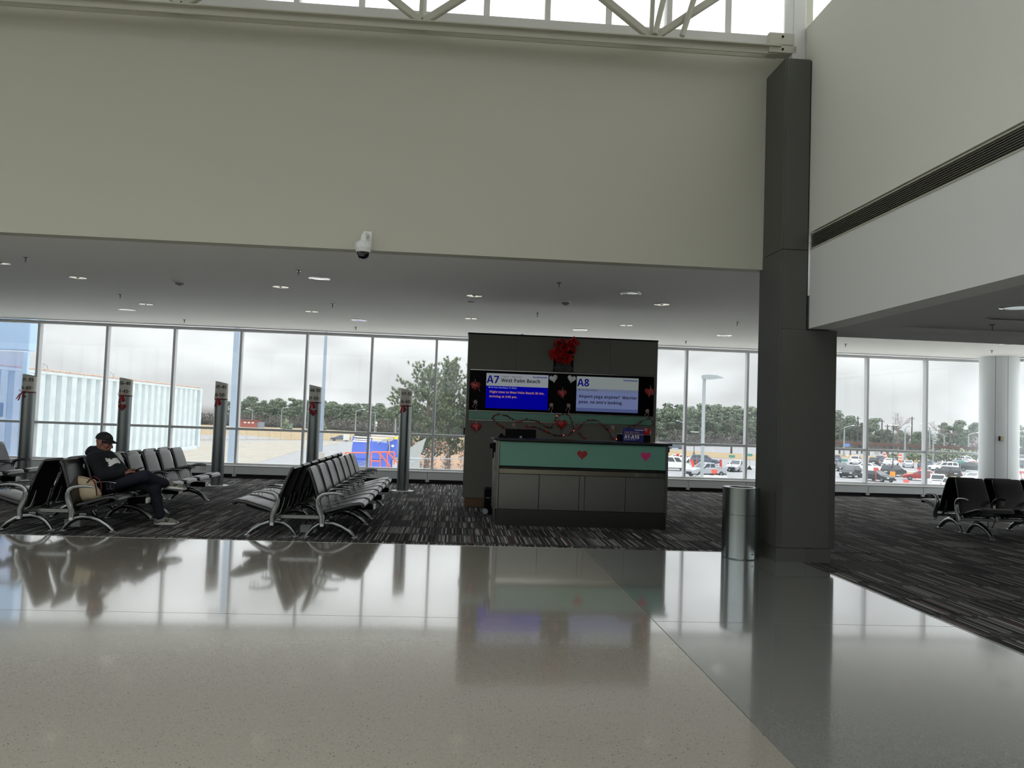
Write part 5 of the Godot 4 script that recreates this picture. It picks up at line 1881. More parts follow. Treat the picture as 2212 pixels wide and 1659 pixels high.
func outside_things() -> void:
	# corrugated boarding bridge along the left
	var t := thing("boarding_bridge", "long white corrugated boarding bridge with a rusty top rail outside the left windows", "boarding bridge", Vector3(-12.7, 0, -31.0))
	var wm := tri_map(mat(Color.WHITE, 0.6), 2.5)
	wm.albedo_texture = noise_tex(0.02, Color(0.72, 0.76, 0.775), Color(0.80, 0.83, 0.84), 256, false, 14)
	var shade := mat(Color(0.60, 0.67, 0.71), 0.6)
	var rust := tri_map(mat(Color.WHITE, 0.8), 1.6)
	rust.albedo_texture = noise_tex(0.035, Color(0.86, 0.84, 0.80), Color(0.62, 0.40, 0.30), 256, false, 17)
	var z0 := 8.3
	var z1 := -8.78
	cube("box_core", Vector3(-2.6, -0.40, z1), Vector3(-0.12, 2.52, z0), shade, t)
	var pitch := 0.68
	var n := int((z0 - z1) / pitch)
	var rib := B.new()
	var poly := PackedVector2Array([Vector2(-0.14, -0.25), Vector2(-0.14, 0.25), Vector2(0.0, 0.17), Vector2(0.0, -0.17)])
	rib.prism(poly, -0.26, 2.46, Transform3D(Basis(Vector3.RIGHT, -PI / 2), Vector3.ZERO))
	var rm := rib.mesh()
	for i in n:
		var o := put("corrugation_rib", rm, wm, t)
		o.position = Vector3(0, 0, z0 - pitch * (i + 0.5))
	cube("top_rail", Vector3(-0.3, 2.46, z1 - 0.05), Vector3(0.03, 2.56, z0), wm, t, 0.01)
	cube("roof_edge", Vector3(-2.6, 2.56, z1 - 0.05), Vector3(0.05, 2.61, z0), rust, t, 0.01)
	cube("bottom_rail", Vector3(-0.3, -0.42, z1 - 0.05), Vector3(0.04, -0.26, z0), wm, t, 0.01)
	cube("end_frame", Vector3(-2.6, -0.35, z1 - 0.25), Vector3(0.10, 2.52, z1), wm, t, 0.03)
	for q in [[6.0], [1.3], [-5.0]]:
		var b := B.new()
		b.tube([Vector3(0, 2.6, q[0]), Vector3(0.0, 2.78, q[0] - 0.05), Vector3(0, 2.72, q[0] - 0.3), Vector3(0, 2.6, q[0] - 0.35)], 0.012, 6)
		put("lifting_eye", b, M.galv, t)
	for z in [5.0, -6.0]:
		var b := B.new()
		b.box(Vector3(-1.3, (G - 0.4) * 0.5, z), Vector3(0.5, -G - 0.4, 0.5), 0.03)
		put("support_leg", b, M.galv, t)
	# pale blue glazed vestibule at the far left
	var v := thing("bridge_vestibule", "pale blue glazed vestibule outside the leftmost window", "vestibule", Vector3(-12.36, 0, -21.6))
	var pb := mat(Color(0.66, 0.77, 0.90), 0.5)
	cube("fascia", Vector3(-2.0, 2.88, 0.55), Vector3(1.50, 3.72, 0.9), pb, v, 0.02)
	cube("roof", Vector3(-2.0, 3.72, 0.2), Vector3(1.50, 3.85, 0.95), pb, v, 0.02)
	for x in [-0.9, 0.42, 1.42]:
		cube("post", Vector3(x - 0.06, -0.4, 0.78), Vector3(x + 0.06, 2.85, 0.9), pb, v, 0.01)
	cube("glass_pane", Vector3(-0.84, -0.2, 0.83), Vector3(0.36, 2.85, 0.842), M.blue_glass, v)
	cube("glass_pane", Vector3(0.48, -0.2, 0.83), Vector3(1.36, 2.85, 0.842), M.blue_glass, v)
	cube("equipment_cabinet", Vector3(-0.6, 1.18, 0.9), Vector3(0.98, 1.55, 1.3), mat(Color(0.36, 0.48, 0.64), 0.5), v, 0.02)
	cube("floor_slab", Vector3(-2.0, -0.5, -0.9), Vector3(1.40, -0.3, 1.2), M.galv, v)
	cube("support_post", Vector3(0.9, G, -0.2), Vector3(1.2, -0.5, 0.1), M.galv, v)
	cube("shelf", Vector3(-0.9, 1.06, 0.9), Vector3(1.36, 1.12, 1.25), pb, v)
	# tall poles
	var hp := thing("light_mast", "tall pale blue mast standing just outside, beside the fourth pole from the right", "mast", Vector3(-12.45, G, -45.0))
	var b := B.new()
	b.tube([Vector3(0, 0, 0), Vector3(0, 6, 0), Vector3(-0.02, 15.0, 0)], [0.20, 0.18, 0.15], 14)
	put("shaft", b, M.blue_grey, hp)
	b = B.new()
	b.box(Vector3(0, 15.0, 0), Vector3(1.6, 0.3, 0.4), 0.05)
	put("lamp_bar", b, M.galv, hp)
	var mp := thing("light_mast", "slim blue-grey mast on a concrete pedestal out on the apron", "mast", Vector3(-14.4, G, -86.0))
	b = B.new()
	b.tube([Vector3(0, 1.6, 0), Vector3(0, 12, 0), Vector3(0, 24, 0)], [0.21, 0.17, 0.12], 12)
	put("shaft", b, M.blue_grey, mp)
	b = B.new()
	b.lathe([Vector2(0, 0), Vector2(0.46, 0), Vector2(0.44, 2.6), Vector2(0.0, 2.65)], 16)
	put("pedestal", b, mat(Color(0.72, 0.70, 0.66), 0.9), mp)
	b = B.new()
	b.box(Vector3(0, 24, 0), Vector3(2.0, 0.4, 0.5), 0.05)
	put("lamp_bar", b, M.galv, mp)
	var sl := thing("street_lamp", "tall pale shoebox street lamp close outside, right of the counter", "street lamp", Vector3(11.47, G, -36.0))
	b = B.new()
	b.box(Vector3(0, 4.55, 0), Vector3(0.13, 9.1, 0.13), 0.01)
	put("post", b, M.galv, sl)
	b = B.new()
	b.prism(PackedVector2Array([Vector2(-0.08, 0.0), Vector2(0.25, -0.03), Vector2(0.85, 0.06), Vector2(0.55, 0.17), Vector2(0.1, 0.19), Vector2(-0.08, 0.17)]), -0.22, 0.22, Transform3D(Basis(), Vector3(0.02, 9.08, 0)))
	put("lamp_head", b, M.galv, sl)
	b = B.new()
	b.lathe([Vector2(0, 0), Vector2(0.3, 0), Vector2(0.3, 0.7), Vector2(0, 0.75)], 16)
	put("footing", b, M.concrete, sl)
	var L := [[-83, -328, 7.4, -2.4, "far lamp post above the red brick hut"], [-70, -322, 8.4, 2.2, "lamp post beside the green cabinet on the far grass"], [-36, -286, 8.5, 2.8, "lamp post in front of the woods, left of the blue ramp"], [-30.5, -300, 7.9, -2.6, "lamp post whose arm crosses the fifth mullion from the gate wall's left"], [-16.9, -222, 6.8, 1.6, "lamp post just left of the rightmost boarding pole"], [72, -246, 8.2, -2.0, "lamp post beside the right edge of the gate wall"], [104.5, -206, 8.4, 2.4, "cobra-head lamp post just right of the grey column"], [106.8, -181, 8.7, 1.3, "cobra-head lamp post in the middle window right of the column"], [118.5, -190, 9.2, -2.2, "lamp post right of the middle window, its arm pointing left"], [113.8, -181, 7.4, 0.9, "pale lamp post in the third window right of the column"], [141, -219, 7.2, -2.2, "short-armed lamp post near the bare trees"], [147.7, -218, 7.7, 2.8, "lamp post beside the round corner column"]]
	for q in L: lamp_post("street_lamp", q[0], q[1], q[2], q[3], q[4], 0.24 if q[1] < -150 else 0.15)
	for q in [[48.2, -156.8, 5.6, "left of the tall shoebox lamp"], [66.1, -115.2, 8.0, "in the middle window right of the column"]]:
		var p := thing("lot_pole", "thin dark pole on a yellow concrete base, " + q[3], "lamp post", Vector3(q[0], G, q[1]), 0, "yellow based poles in the car park")
		b = B.new()
		b.lathe([Vector2(0, 0), Vector2(0.37, 0), Vector2(0.37, 1.0), Vector2(0, 1.02)], 16)
		put("base", b, mat(Color(0.95, 0.62, 0.10), 0.6), p)
		b = B.new()
		b.lathe([Vector2(0.3, 1.0), Vector2(0.12, 1.45), Vector2(0.08, 1.5), Vector2(0.07, q[2])], 12)
		put("shaft", b, mat(Color(0.25, 0.26, 0.30), 0.6), p)
		b = B.new()
		for k in 4: b.box(Vector3(cos(k * PI / 2) * 0.5, q[2], sin(k * PI / 2) * 0.5), Vector3(0.6, 0.12, 0.3), 0.03)
		put("lamp_cluster", b, M.white, p)
	# blue boarding ramp with orange stair rails
	var blue := mat(Color(0.27, 0.38, 0.76), 0.45)
	var orange := mat(Color(0.90, 0.40, 0.27), 0.5)
	var yel := mat(Color(0.95, 0.80, 0.20), 0.5)
	var rp := thing("boarding_ramp", "blue mobile boarding ramp with white rails and yellow caps outside the window", "boarding ramp", Vector3(-4.6, G, -45.4))
	b = B.new()
	b.prism(PackedVector2Array([Vector2(-1.25, 4.35), Vector2(0.75, 4.35), Vector2(0.82, 5.24), Vector2(0.35, 5.32), Vector2(-1.16, 5.32), Vector2(-1.2, 5.05)]), -1.1, 0.35)
	put("side_panel", b, blue, rp)
	b = B.new()
	b.prism(PackedVector2Array([Vector2(0.78, 4.35), Vector2(1.36, 4.30), Vector2(1.26, 5.48), Vector2(1.12, 5.50), Vector2(0.95, 5.38), Vector2(0.86, 5.38)]), -0.9, 0.25)
	put("cab_panel", b, blue, rp)
	b = B.new()
	for q in [[-1.2, 5.3, -1.14, 5.62], [-0.15, 5.3, -0.12, 5.55], [0.78, 5.2, 0.74, 5.55], [1.3, 5.3, 1.22, 5.68], [-0.3, 5.3, -0.3, 5.68]]:
		b.bar(Vector3(q[0], q[1], 0.3), Vector3(q[2], q[3], 0.3), 0.07, 0.07)
	put("rail_post", b, blue, rp)
	for q in [[-1.15, 5.58, 0.75, 5.52, 0.3], [-1.15, 5.44, 0.78, 5.40, 0.3], [-0.3, 5.68, 1.25, 5.62, -0.7], [-1.18, 5.33, -0.4, 5.32, 0.36]]:
		b = B.new()
		b.tube([Vector3(q[0], q[1], q[4]), Vector3(q[2], q[3], q[4])], 0.035, 8)
		put("hand_rail", b, M.white, rp)
	for q in [[0.74, 5.5, 0.3], [1.24, 5.58, 0.26], [-0.05, 5.48, -0.7]]:
		b = B.new()
		b.box(Vector3(q[0], q[1], q[2]), Vector3(0.2, 0.16, 0.16), 0.02)
		put("cap", b, yel, rp)
	b = B.new()
	b.ball(Vector3(1.05, 5.12, 0.28), Vector3(0.09, 0.07, 0.05), 14, 8)
	put("work_lamp", b, M.white, rp)
	b = B.new()
	b.tube([Vector3(0.85, 5.36, 0.4), Vector3(0.9, 5.1, 0.42), Vector3(0.86, 4.7, 0.42)], 0.04, 8)
	b.tube([Vector3(0.2, 5.28, 0.4), Vector3(0.6, 5.46, 0.4), Vector3(0.95, 5.5, 0.4)], 0.04, 8)
	put("hose", b, M.galv, rp)
	b = B.new()
	b.box(Vector3(1.9, 4.42, 0.0), Vector3(1.5, 0.10, 0.7), 0.02)
	b.tube([Vector3(1.2, 4.30, 0.4), Vector3(2.3, 4.24, 0.4)], 0.07, 8)
	put("conveyor_arm", b, M.galv, rp)
	b = B.new()
	for x in [-0.9, 0.9]: b.box(Vector3(x, 2.2, -0.4), Vector3(0.25, 4.4, 0.25), 0.02)
	b.box(Vector3(0, 0.8, -0.4), Vector3(2.6, 0.5, 1.4), 0.03)
	b.box(Vector3(-0.2, 3.6, -0.3), Vector3(2.3, 1.5, 1.2), 0.03)
	put("scissor_frame", b, blue, rp)
	var st := thing("orange_stair", "bright orange stair rails on a steel platform just outside the window", "stair", Vector3(-2.9, 0, -27.0))
	for q in [[-0.8, 0.25, 0.04, 0.27], [0.08, 0.30, 0.85, 0.32], [-0.8, 0.25, -0.8, -0.5], [0.08, 0.30, 0.08, -0.5], [0.85, 0.32, 0.85, -0.1], [0.38, 0.30, 0.38, -0.5], [0.30, 0.30, 0.72, -0.15], [0.62, 0.32, 0.98, -0.05], [0.08, 0.0, 0.4, 0.0], [0.08, -0.22, 0.9, -0.22], [0.98, -0.05, 0.98, -0.5], [0.72, -0.15, 0.72, -0.5], [0.62, 0.32, 0.62, -0.5]]:
		b = B.new()
		b.tube([Vector3(q[0], q[1], 0), Vector3(q[2], q[3], 0)], 0.023, 8)
		put("rail", b, orange, st)
	cube("platform", Vector3(-1.0, -0.62, -0.6), Vector3(1.2, -0.5, 0.3), M.galv, st)
	for x in [-0.9, 1.1]:
		cube("platform_leg", Vector3(x - 0.05, G, -0.2), Vector3(x + 0.05, -0.62, -0.1), M.galv, st)
	b = B.new()
	for k in 5: b.box(Vector3(-0.35 - 0.16 * k, 0.02 - 0.09 * k, 0.25), Vector3(0.7, 0.04, 0.12), 0.0, Transform3D(Basis(Vector3.BACK, 0.45), Vector3(0, 0, -0.9)))
	put("tread", b, M.grey, st)
	# concrete ramp wall and fence in front of the pines
	var rw := thing("ramp_wall", "pale grey ribbed ramp wall rising behind the rightmost boarding pole", "wall", Vector3(-3.0, G, -60.0))
	b = B.new()
	b.prism(PackedVector2Array([Vector2(-0.9, 0.0), Vector2(0.3, 0.0), Vector2(0.4, 3.9), Vector2(0.78, 5.24), Vector2(0.2, 4.9), Vector2(-0.75, 4.2)]), -0.2, 0.2)
	put("panel", b, mat(Color(0.60, 0.61, 0.61), 0.9), rw)
	fence("chain_link_fence", [Vector3(-3.0, G, -57), Vector3(-0.9, G, -58), Vector3(1.2, G, -60), Vector3(6.5, G, -66)], 3.8, "chain link fence with angled top arms below the two big pines", 3, true)
	fence("chain_link_fence", [Vector3(-95, G, -150), Vector3(-58, G, -178), Vector3(-48.1, G, -186), Vector3(-35.5, G, -198), Vector3(-8, G, -204)], 2.2, "low chain link fence at the far edge of the apron", 6, false)
	var hut := thing("brick_hut", "low red brick hut on the far grass, left of the woods", "hut", Vector3(-81.5, G, -319))
	cube("wall", Vector3(-5.0, 0, -3), Vector3(3.4, 2.7, 3), mat(Color(0.62, 0.32, 0.29), 0.9), hut)
	cube("roof", Vector3(-5.3, 2.7, -3.3), Vector3(3.7, 2.95, 3.3), mat(Color(0.45, 0.25, 0.23), 0.9), hut)
	cube("side_unit", Vector3(3.4, 0, -2), Vector3(5.2, 2.2, 2.5), mat(Color(0.52, 0.56, 0.62), 0.8), hut)
	for k in 3: cube("vent", Vector3(-1.6 + k * 1.5, 1.6, 3), Vector3(-0.7 + k * 1.5, 2.2, 3.1), M.white, hut)
	var uc := thing("utility_cabinet", "green utility cabinet on the far grass", "cabinet", Vector3(-64, G, -306))
	cube("body", Vector3(-1.7, 0, -1), Vector3(1.7, 2.0, 1), mat(Color(0.38, 0.52, 0.48), 0.7), uc, 0.05)
	cube("lid", Vector3(-1.8, 2.0, -1.1), Vector3(1.8, 2.2, 1.1), mat(Color(0.45, 0.58, 0.54), 0.7), uc, 0.05)
	for q in [[-25.2, -206.5, 3.4, "right behind the grey car on the apron"], [-9.6, -209.5, 1.8, "behind the rightmost boarding pole"]]:
		var dm := thing("dumpster", "dark green dumpster " + q[3], "dumpster", Vector3(q[0] + 1.2, G, q[1]))
		cube("bin", Vector3(-q[2] * 0.6, 0.1, -1), Vector3(q[2] * 0.6, 1.7, 1), mat(Color(0.16, 0.20, 0.18), 0.7), dm, 0.05)
		cube("lid", Vector3(-q[2] * 0.62, 1.7, -1.05), Vector3(q[2] * 0.62, 1.8, 1.05), M.black, dm, 0.03)
	var ws := thing("notice_board", "small white sign in front of the grey car on the apron", "sign", Vector3(-25.9, G, -190))
	cube("panel", Vector3(-0.75, 0.5, 0), Vector3(0.75, 1.9, 0.08), M.white, ws, 0.02)
	cube("post", Vector3(-0.06, 0, -0.06), Vector3(0.06, 0.6, 0.0), M.galv, ws)
	var sg := thing("signal", "small white signal lamp on a thin mast left of the rightmost pole", "signal", Vector3(-21.0, G, -210))
	b = B.new()
	b.tube([Vector3(0, 0, 0), Vector3(0, 4.2, 0)], 0.08, 8)
	put("mast", b, M.grey, sg)
	b = B.new()
	b.box(Vector3(0, 4.6, 0), Vector3(0.5, 0.7, 0.4), 0.1)
	b.box(Vector3(0, 3.9, 0), Vector3(0.4, 0.4, 0.3), 0.1)
	put("lamp_housing", b, M.white, sg)
	# car park signs, barrels and so on
	var red := Color(0.78, 0.22, 0.21)
	sign_board(39.8, -115.7, 0.45, 1.4, 0.9, red, "narrow red sign with an arrow left of the silver car by the column", [], 0.08)
	sign_board(30.8, -92.0, 0.9, 0.6, 1.3, Color(0.95, 0.36, 0.24), "orange-red sign on a white post in front of the silver car by the column")
	sign_board(33.0, -106.0, 0.45, 1.4, 1.3, Color(0.95, 0.30, 0.22), "tilted orange sign in front of the silver pickup", [], 0.3)
	sign_board(39.5, -138.0, 0.75, 0.75, 1.2, red, "square red sign left of the yellow based pole")
	sign_board(54.0, -98.0, 0.75, 0.55, 1.9, red, "red sign right of the first mullion beyond the column")
	sign_board(54.5, -92.0, 0.85, 0.45, 0.9, Color(0.93, 0.42, 0.40), "low red barrier sign in the middle window beyond the column")
	sign_board(69.2, -113.5, 0.7, 0.4, 1.5, red, "small red sign over the red car")
	sign_board(74.5, -107.0, 0.95, 0.45, 1.5, red, "red sign behind the right-hand seats")
	sign_board(84.5, -112.5, 0.95, 0.4, 1.5, red, "red sign at the right edge beyond the corner column")
	sign_board(106.8, -193.6, 1.6, 1.7, 1.2, Color(0.66, 0.68, 0.68), "pale grey square sign in the far part of the middle window")
	sign_board(103, -236, 2.0, 3.4, 1.6, Color(0.18, 0.66, 0.56), "teal banner sign at the edge of the grey column")
	sign_board(110, -215, 1.7, 1.2, 2.5, Color(0.35, 0.55, 0.85), "small blue sign at the top of the car park")
	for q in [[42.2, -118.0, "beside the narrow red sign"], [48.2, -126.5, "right of the narrow red sign"], [59.2, -116.5, "by the first window beyond the column"], [84.0, -126.0, "behind the dark hatchback"]]:
		var c := thing("delineator", "teal sign pole on black wedge " + q[2], "sign", Vector3(q[0], G, q[1]), -0.4, "wedge based signs")
		b = B.new()
		b.prism(PackedVector2Array([Vector2(-0.42, 0), Vector2(0.42, 0), Vector2(0.08, 0.62), Vector2(-0.08, 0.62)]), -0.3, 0.3)
		put("base", b, M.black, c)
		b = B.new()
		b.tube([Vector3(0, 0.5, 0), Vector3(0, 2.6, 0)], 0.03, 6)
		put("post", b, M.galv, c)
		b = B.new()
		b.box(Vector3(0, 2.4, 0.04), Vector3(0.9, 0.4, 0.04), 0.01)
		put("panel", b, mat(Color(0.30, 0.58, 0.52), 0.6), c)
	for q in [[101.3, -180, "left"], [103.5, -177.4, "right"]]:
		var c := thing("traffic_barrel", "orange and white traffic barrel, %s of a pair in the middle window" % ("the " + q[2]), "barrel", Vector3(q[0], G, q[1]), 0, "traffic barrels")
		b = B.new()
		b.lathe([Vector2(0, 0), Vector2(0.42, 0), Vector2(0.38, 1.9), Vector2(0.0, 1.95)], 14)
		put("drum", b, orange, c)
		b = B.new()
		for y in [0.6, 1.2]: b.lathe([Vector2(0.415, y), Vector2(0.405, y + 0.3)], 14)
		put("stripe", b, M.white, c)
	for q in [[124.1, -236.3, 11.5, "first"], [126.3, -237.7, 9.6, "second"], [115.3, -230, 11.6, "leftmost"], [136.8, -245.1, 11.0, "third"], [139.9, -247.3, 9.5, "fourth"], [154.1, -257.2, 12.5, "rightmost"], [71.0, -199.1, 9.0, "lone"]]:
		var c := thing("utility_pole", "tall dark wooden pole before the woods, %s of those beyond the column" % q[3] if q[3] != "lone" else "tall dark wooden pole before the woods right of the shoebox lamp", "pole", Vector3(q[0], G, q[1]))
		b = B.new()
		b.tube([Vector3(0, 0, 0), Vector3(0.05, q[2], 0)], [0.28, 0.2], 8)
		put("shaft", b, mat(Color(0.27, 0.26, 0.25), 0.9), c)
		cube("cross_arm", Vector3(-0.9, q[2] - 0.7, -0.08), Vector3(0.9, q[2] - 0.5, 0.08), mat(Color(0.30, 0.28, 0.27), 0.9), c)
	var bw := thing("road_barrier", "brown guard rail of the raised road running in front of the woods", "barrier", Vector3(116, G, -222))
	b = B.new()
	b.bar(Vector3(-22, 3.6, -8), Vector3(32, 3.2, 14), 0.4, 0.9, 0.05)
	put("rail", b, mat(Color(0.34, 0.23, 0.20), 0.9), bw)
	for k in 12:
		b = B.new()
		b.bar(Vector3(-20 + k * 4.6, 0, -7.2 + k * 1.87), Vector3(-20 + k * 4.6, 3.4, -7.2 + k * 1.87), 0.3, 0.3)
		put("post", b, mat(Color(0.36, 0.34, 0.33), 0.9), bw)


func fence(called: String, pts: Array, h: float, label: String, per: int, arms: bool) -> void:
	var t := thing(called, label, "fence")
	var wires := B.new()
	for i in pts.size() - 1:
		for k in per:
			var p: Vector3 = pts[i].lerp(pts[i + 1], k / float(per))
			var b := B.new()
			b.tube([p, p + Vector3(0, h, 0)], 0.03, 6)
			if arms: b.tube([p + Vector3(0, h, 0), p + Vector3(0.3, h + 0.35, 0)], 0.03, 6)
			put("post", b, M.galv, t)
		wires.tube([pts[i] + Vector3(0, h, 0), pts[i + 1] + Vector3(0, h, 0)], 0.03, 6)
		var L: float = pts[i].distance_to(pts[i + 1])
		var n := int(L / (0.5 if arms else 2.0))
		for k in n:
			var a: Vector3 = pts[i].lerp(pts[i + 1], k / float(n))
			var e: Vector3 = pts[i].lerp(pts[i + 1], (k + 1) / float(n))
			wires.tube([a, e + Vector3(0, h, 0)], 0.006 if arms else 0.012, 3)
			wires.tube([e, a + Vector3(0, h, 0)], 0.006 if arms else 0.012, 3)
	put("wire_mesh", wires, M.galv, t)


func hull(poly: Array, w: float) -> B:
	# side outline (x, y) swept across the width with chamfered flanks
	var b := B.new()
	var c := Vector2.ZERO
	for q in poly: c += Vector2(q[0], q[1]) / poly.size()
	var rows := []
	for s in [[-0.5, 0.93], [-0.44, 1.0], [0.44, 1.0], [0.5, 0.93]]:
		var row := []
		for q in poly:
			var p: Vector2 = c + (Vector2(q[0], q[1]) - c) * s[1]
			row.append(Vector3(p.x, p.y, s[0] * w))
		rows.append(row)
	var n := poly.size()
	for i in 3:
		for j in n:
			var k := (j + 1) % n
			b.quad(rows[i][k], rows[i][j], rows[i + 1][j], rows[i + 1][k])
	var P2 := PackedVector2Array()
	for v3 in rows[0]: P2.append(Vector2(v3.x, v3.y))
	var ix := Geometry2D.triangulate_polygon(P2)
	for i in range(0, ix.size(), 3):
		b.tri(rows[0][ix[i]], rows[0][ix[i + 1]], rows[0][ix[i + 2]])
		b.tri(rows[3][ix[i]], rows[3][ix[i + 2]], rows[3][ix[i + 1]])
	return b


func make_car(kind: String) -> Node3D:
	var D: Array = {
		"suv": [1.92, [[-2.45, 0.38], [-2.47, 0.7], [-2.42, 1.08], [1.05, 1.10], [2.2, 1.0], [2.45, 0.82], [2.47, 0.38]], [-2.40, 1.22, 1.06], [-2.12, 0.35, 1.74], [-1.62, -0.2, 1.35], 0.37, "suv"],
		"sedan": [1.84, [[-2.4, 0.3], [-2.42, 0.7], [-2.3, 0.98], [-1.7, 1.0], [1.0, 0.95], [2.1, 0.83], [2.38, 0.66], [2.4, 0.3]], [-1.95, 1.2, 0.94], [-1.15, 0.2, 1.44], [-1.5, -0.1, 1.0], 0.33, "sedan"],
		"pickup": [2.0, [[-2.9, 0.5], [-2.92, 1.2], [0.9, 1.22], [2.5, 1.15], [2.88, 0.98], [2.9, 0.45]], [-1.0, 1.4, 1.18], [-0.85, 0.55, 1.9], [-1.0, 0.2, 1.2], 0.41, "pickup"],
		"van": [2.0, [[-2.8, 0.42], [-2.82, 1.2], [1.6, 1.22], [2.5, 1.06], [2.8, 0.88], [2.82, 0.42]], [-2.80, 1.95, 1.18], [-2.72, 1.15, 2.1], [-1.5, 0.0, 1.2], 0.37, "van"],
	}[kind]
	var t := thing("car", "", "car", Vector3.ZERO, 0, "parked cars in the car park")
	var w: float = D[0]
	var b := hull(D[1], w)
	var lo: Array = D[2]
	var hi: Array = D[3]
	var wb := w * 0.475
	var wt := w * 0.375
	var c := []   # cabin corners: bottom rear/front, top rear/front for z = -1, +1
	for s in [-1.0, 1.0]:
		c.append([Vector3(lo[0], lo[2], s * wb), Vector3(lo[1], lo[2], s * wb), Vector3(hi[1], hi[2], s * wt), Vector3(hi[0], hi[2], s * wt)])
	b.quad(c[1][0], c[1][1], c[1][2], c[1][3])
	b.quad(c[0][1], c[0][0], c[0][3], c[0][2])
	b.quad(c[0][3], c[1][3], c[1][2], c[0][2])
	b.quad(c[0][1], c[0][2], c[1][2], c[1][1])
	b.quad(c[0][0], c[1][0], c[1][3], c[0][3])
	put("body", b, M.white, t)
	var pane := func(a: Vector3, p: Vector3, q: Vector3, r: Vector3, u0: float, u1: float, v0: float, v1: float) -> void:
		# a window set on the quad a-p-q-r (bottom a,p, top r,q)
		var nn := (p - a).cross(r - a).normalized() * 0.008
		var f := func(u: float, v: float) -> Vector3: return a.lerp(p, u).lerp(r.lerp(q, u), v) + nn
		var g := B.new()
		g.quad(f.call(u0, v0), f.call(u1, v0), f.call(u1, v1), f.call(u0, v1))
		put("window", g, M.car_glass, t)
	var cuts := [[0.05, 0.30], [0.34, 0.62], [0.66, 0.93]]
	if kind == "pickup": cuts = [[0.06, 0.46], [0.52, 0.92]]
	if kind == "sedan": cuts = [[0.14, 0.5], [0.54, 0.88]]
	if kind == "van": cuts = [[0.03, 0.24], [0.27, 0.48], [0.51, 0.72], [0.76, 0.95]]
	for q in cuts:
		pane.call(c[1][0], c[1][1], c[1][2], c[1][3], q[0], q[1], 0.16, 0.86)
		pane.call(c[0][1], c[0][0], c[0][3], c[0][2], 1.0 - q[1], 1.0 - q[0], 0.16, 0.86)
	pane.call(c[1][1], c[0][1], c[0][2], c[1][2], 0.07, 0.93, 0.08, 0.92)
	pane.call(c[0][0], c[1][0], c[1][3], c[0][3], 0.09, 0.91, 0.2, 0.88)
	var wr: float = D[5]
	var L: float = D[1][-1][0]
	for x in [-L * 0.62, L * 0.62]:
		for s in [-1.0, 1.0]:
			var X := Transform3D(Basis(Vector3.RIGHT, PI / 2), Vector3(x, wr, s * (w * 0.5 - 0.10)))
			b = B.new()
			b.lathe([Vector2(0, -0.12), Vector2(wr * 0.92, -0.12), Vector2(wr, -0.08), Vector2(wr, 0.08), Vector2(wr * 0.92, 0.12), Vector2(0, 0.12)], 16, X)
			var wh := put("wheel", b, M.tyre, t)
			b = B.new()
			b.lathe([Vector2(0.0, -0.127), Vector2(wr * 0.6, -0.125)], 12, X)
			b.lathe([Vector2(wr * 0.6, 0.125), Vector2(0.0, 0.127)], 12, X)
			put("rim", b, M.alu, wh)
	for s in [-1.0, 1.0]:
		b = B.new()
		b.box(Vector3(L * 0.97, D[1][-2][1] * 0.92, s * w * 0.36), Vector3(0.16, 0.14, 0.34), 0.03)
		put("headlight", b, M.lens, t)
		b = B.new()
		b.box(Vector3(-L * 0.985, lo[2] * 0.86, s * w * 0.42), Vector3(0.1, 0.22, 0.2), 0.03)
		put("tail_light", b, M.tail, t)
		b = B.new()
		b.box(Vector3(lo[1] - 0.3, lo[2] + 0.1, s * (w * 0.5 + 0.05)), Vector3(0.1, 0.14, 0.2), 0.03)
		put("mirror", b, M.tyre, t)
	b = B.new()
	b.box(Vector3(L + 0.0, 0.55, 0), Vector3(0.06, 0.28, w * 0.55), 0.02)
	put("grille", b, M.tyre, t)
	b = B.new()
	b.box(Vector3(-L - 0.02, 0.75, 0), Vector3(0.05, 0.14, 0.5), 0.01)
	put("number_plate", b, M.white, t)
	b = B.new()
	b.box(Vector3(0, 0.40, 0), Vector3(L * 1.9, 0.14, w * 0.96), 0.02)
	put("sill_trim", b, M.tyre, t)
	if kind == "pickup":
		b = B.new()
		b.box(Vector3(-2.0, 1.19, 0), Vector3(1.7, 0.06, w * 0.78), 0.0)
		put("bed", b, M.tyre, t)
	return t


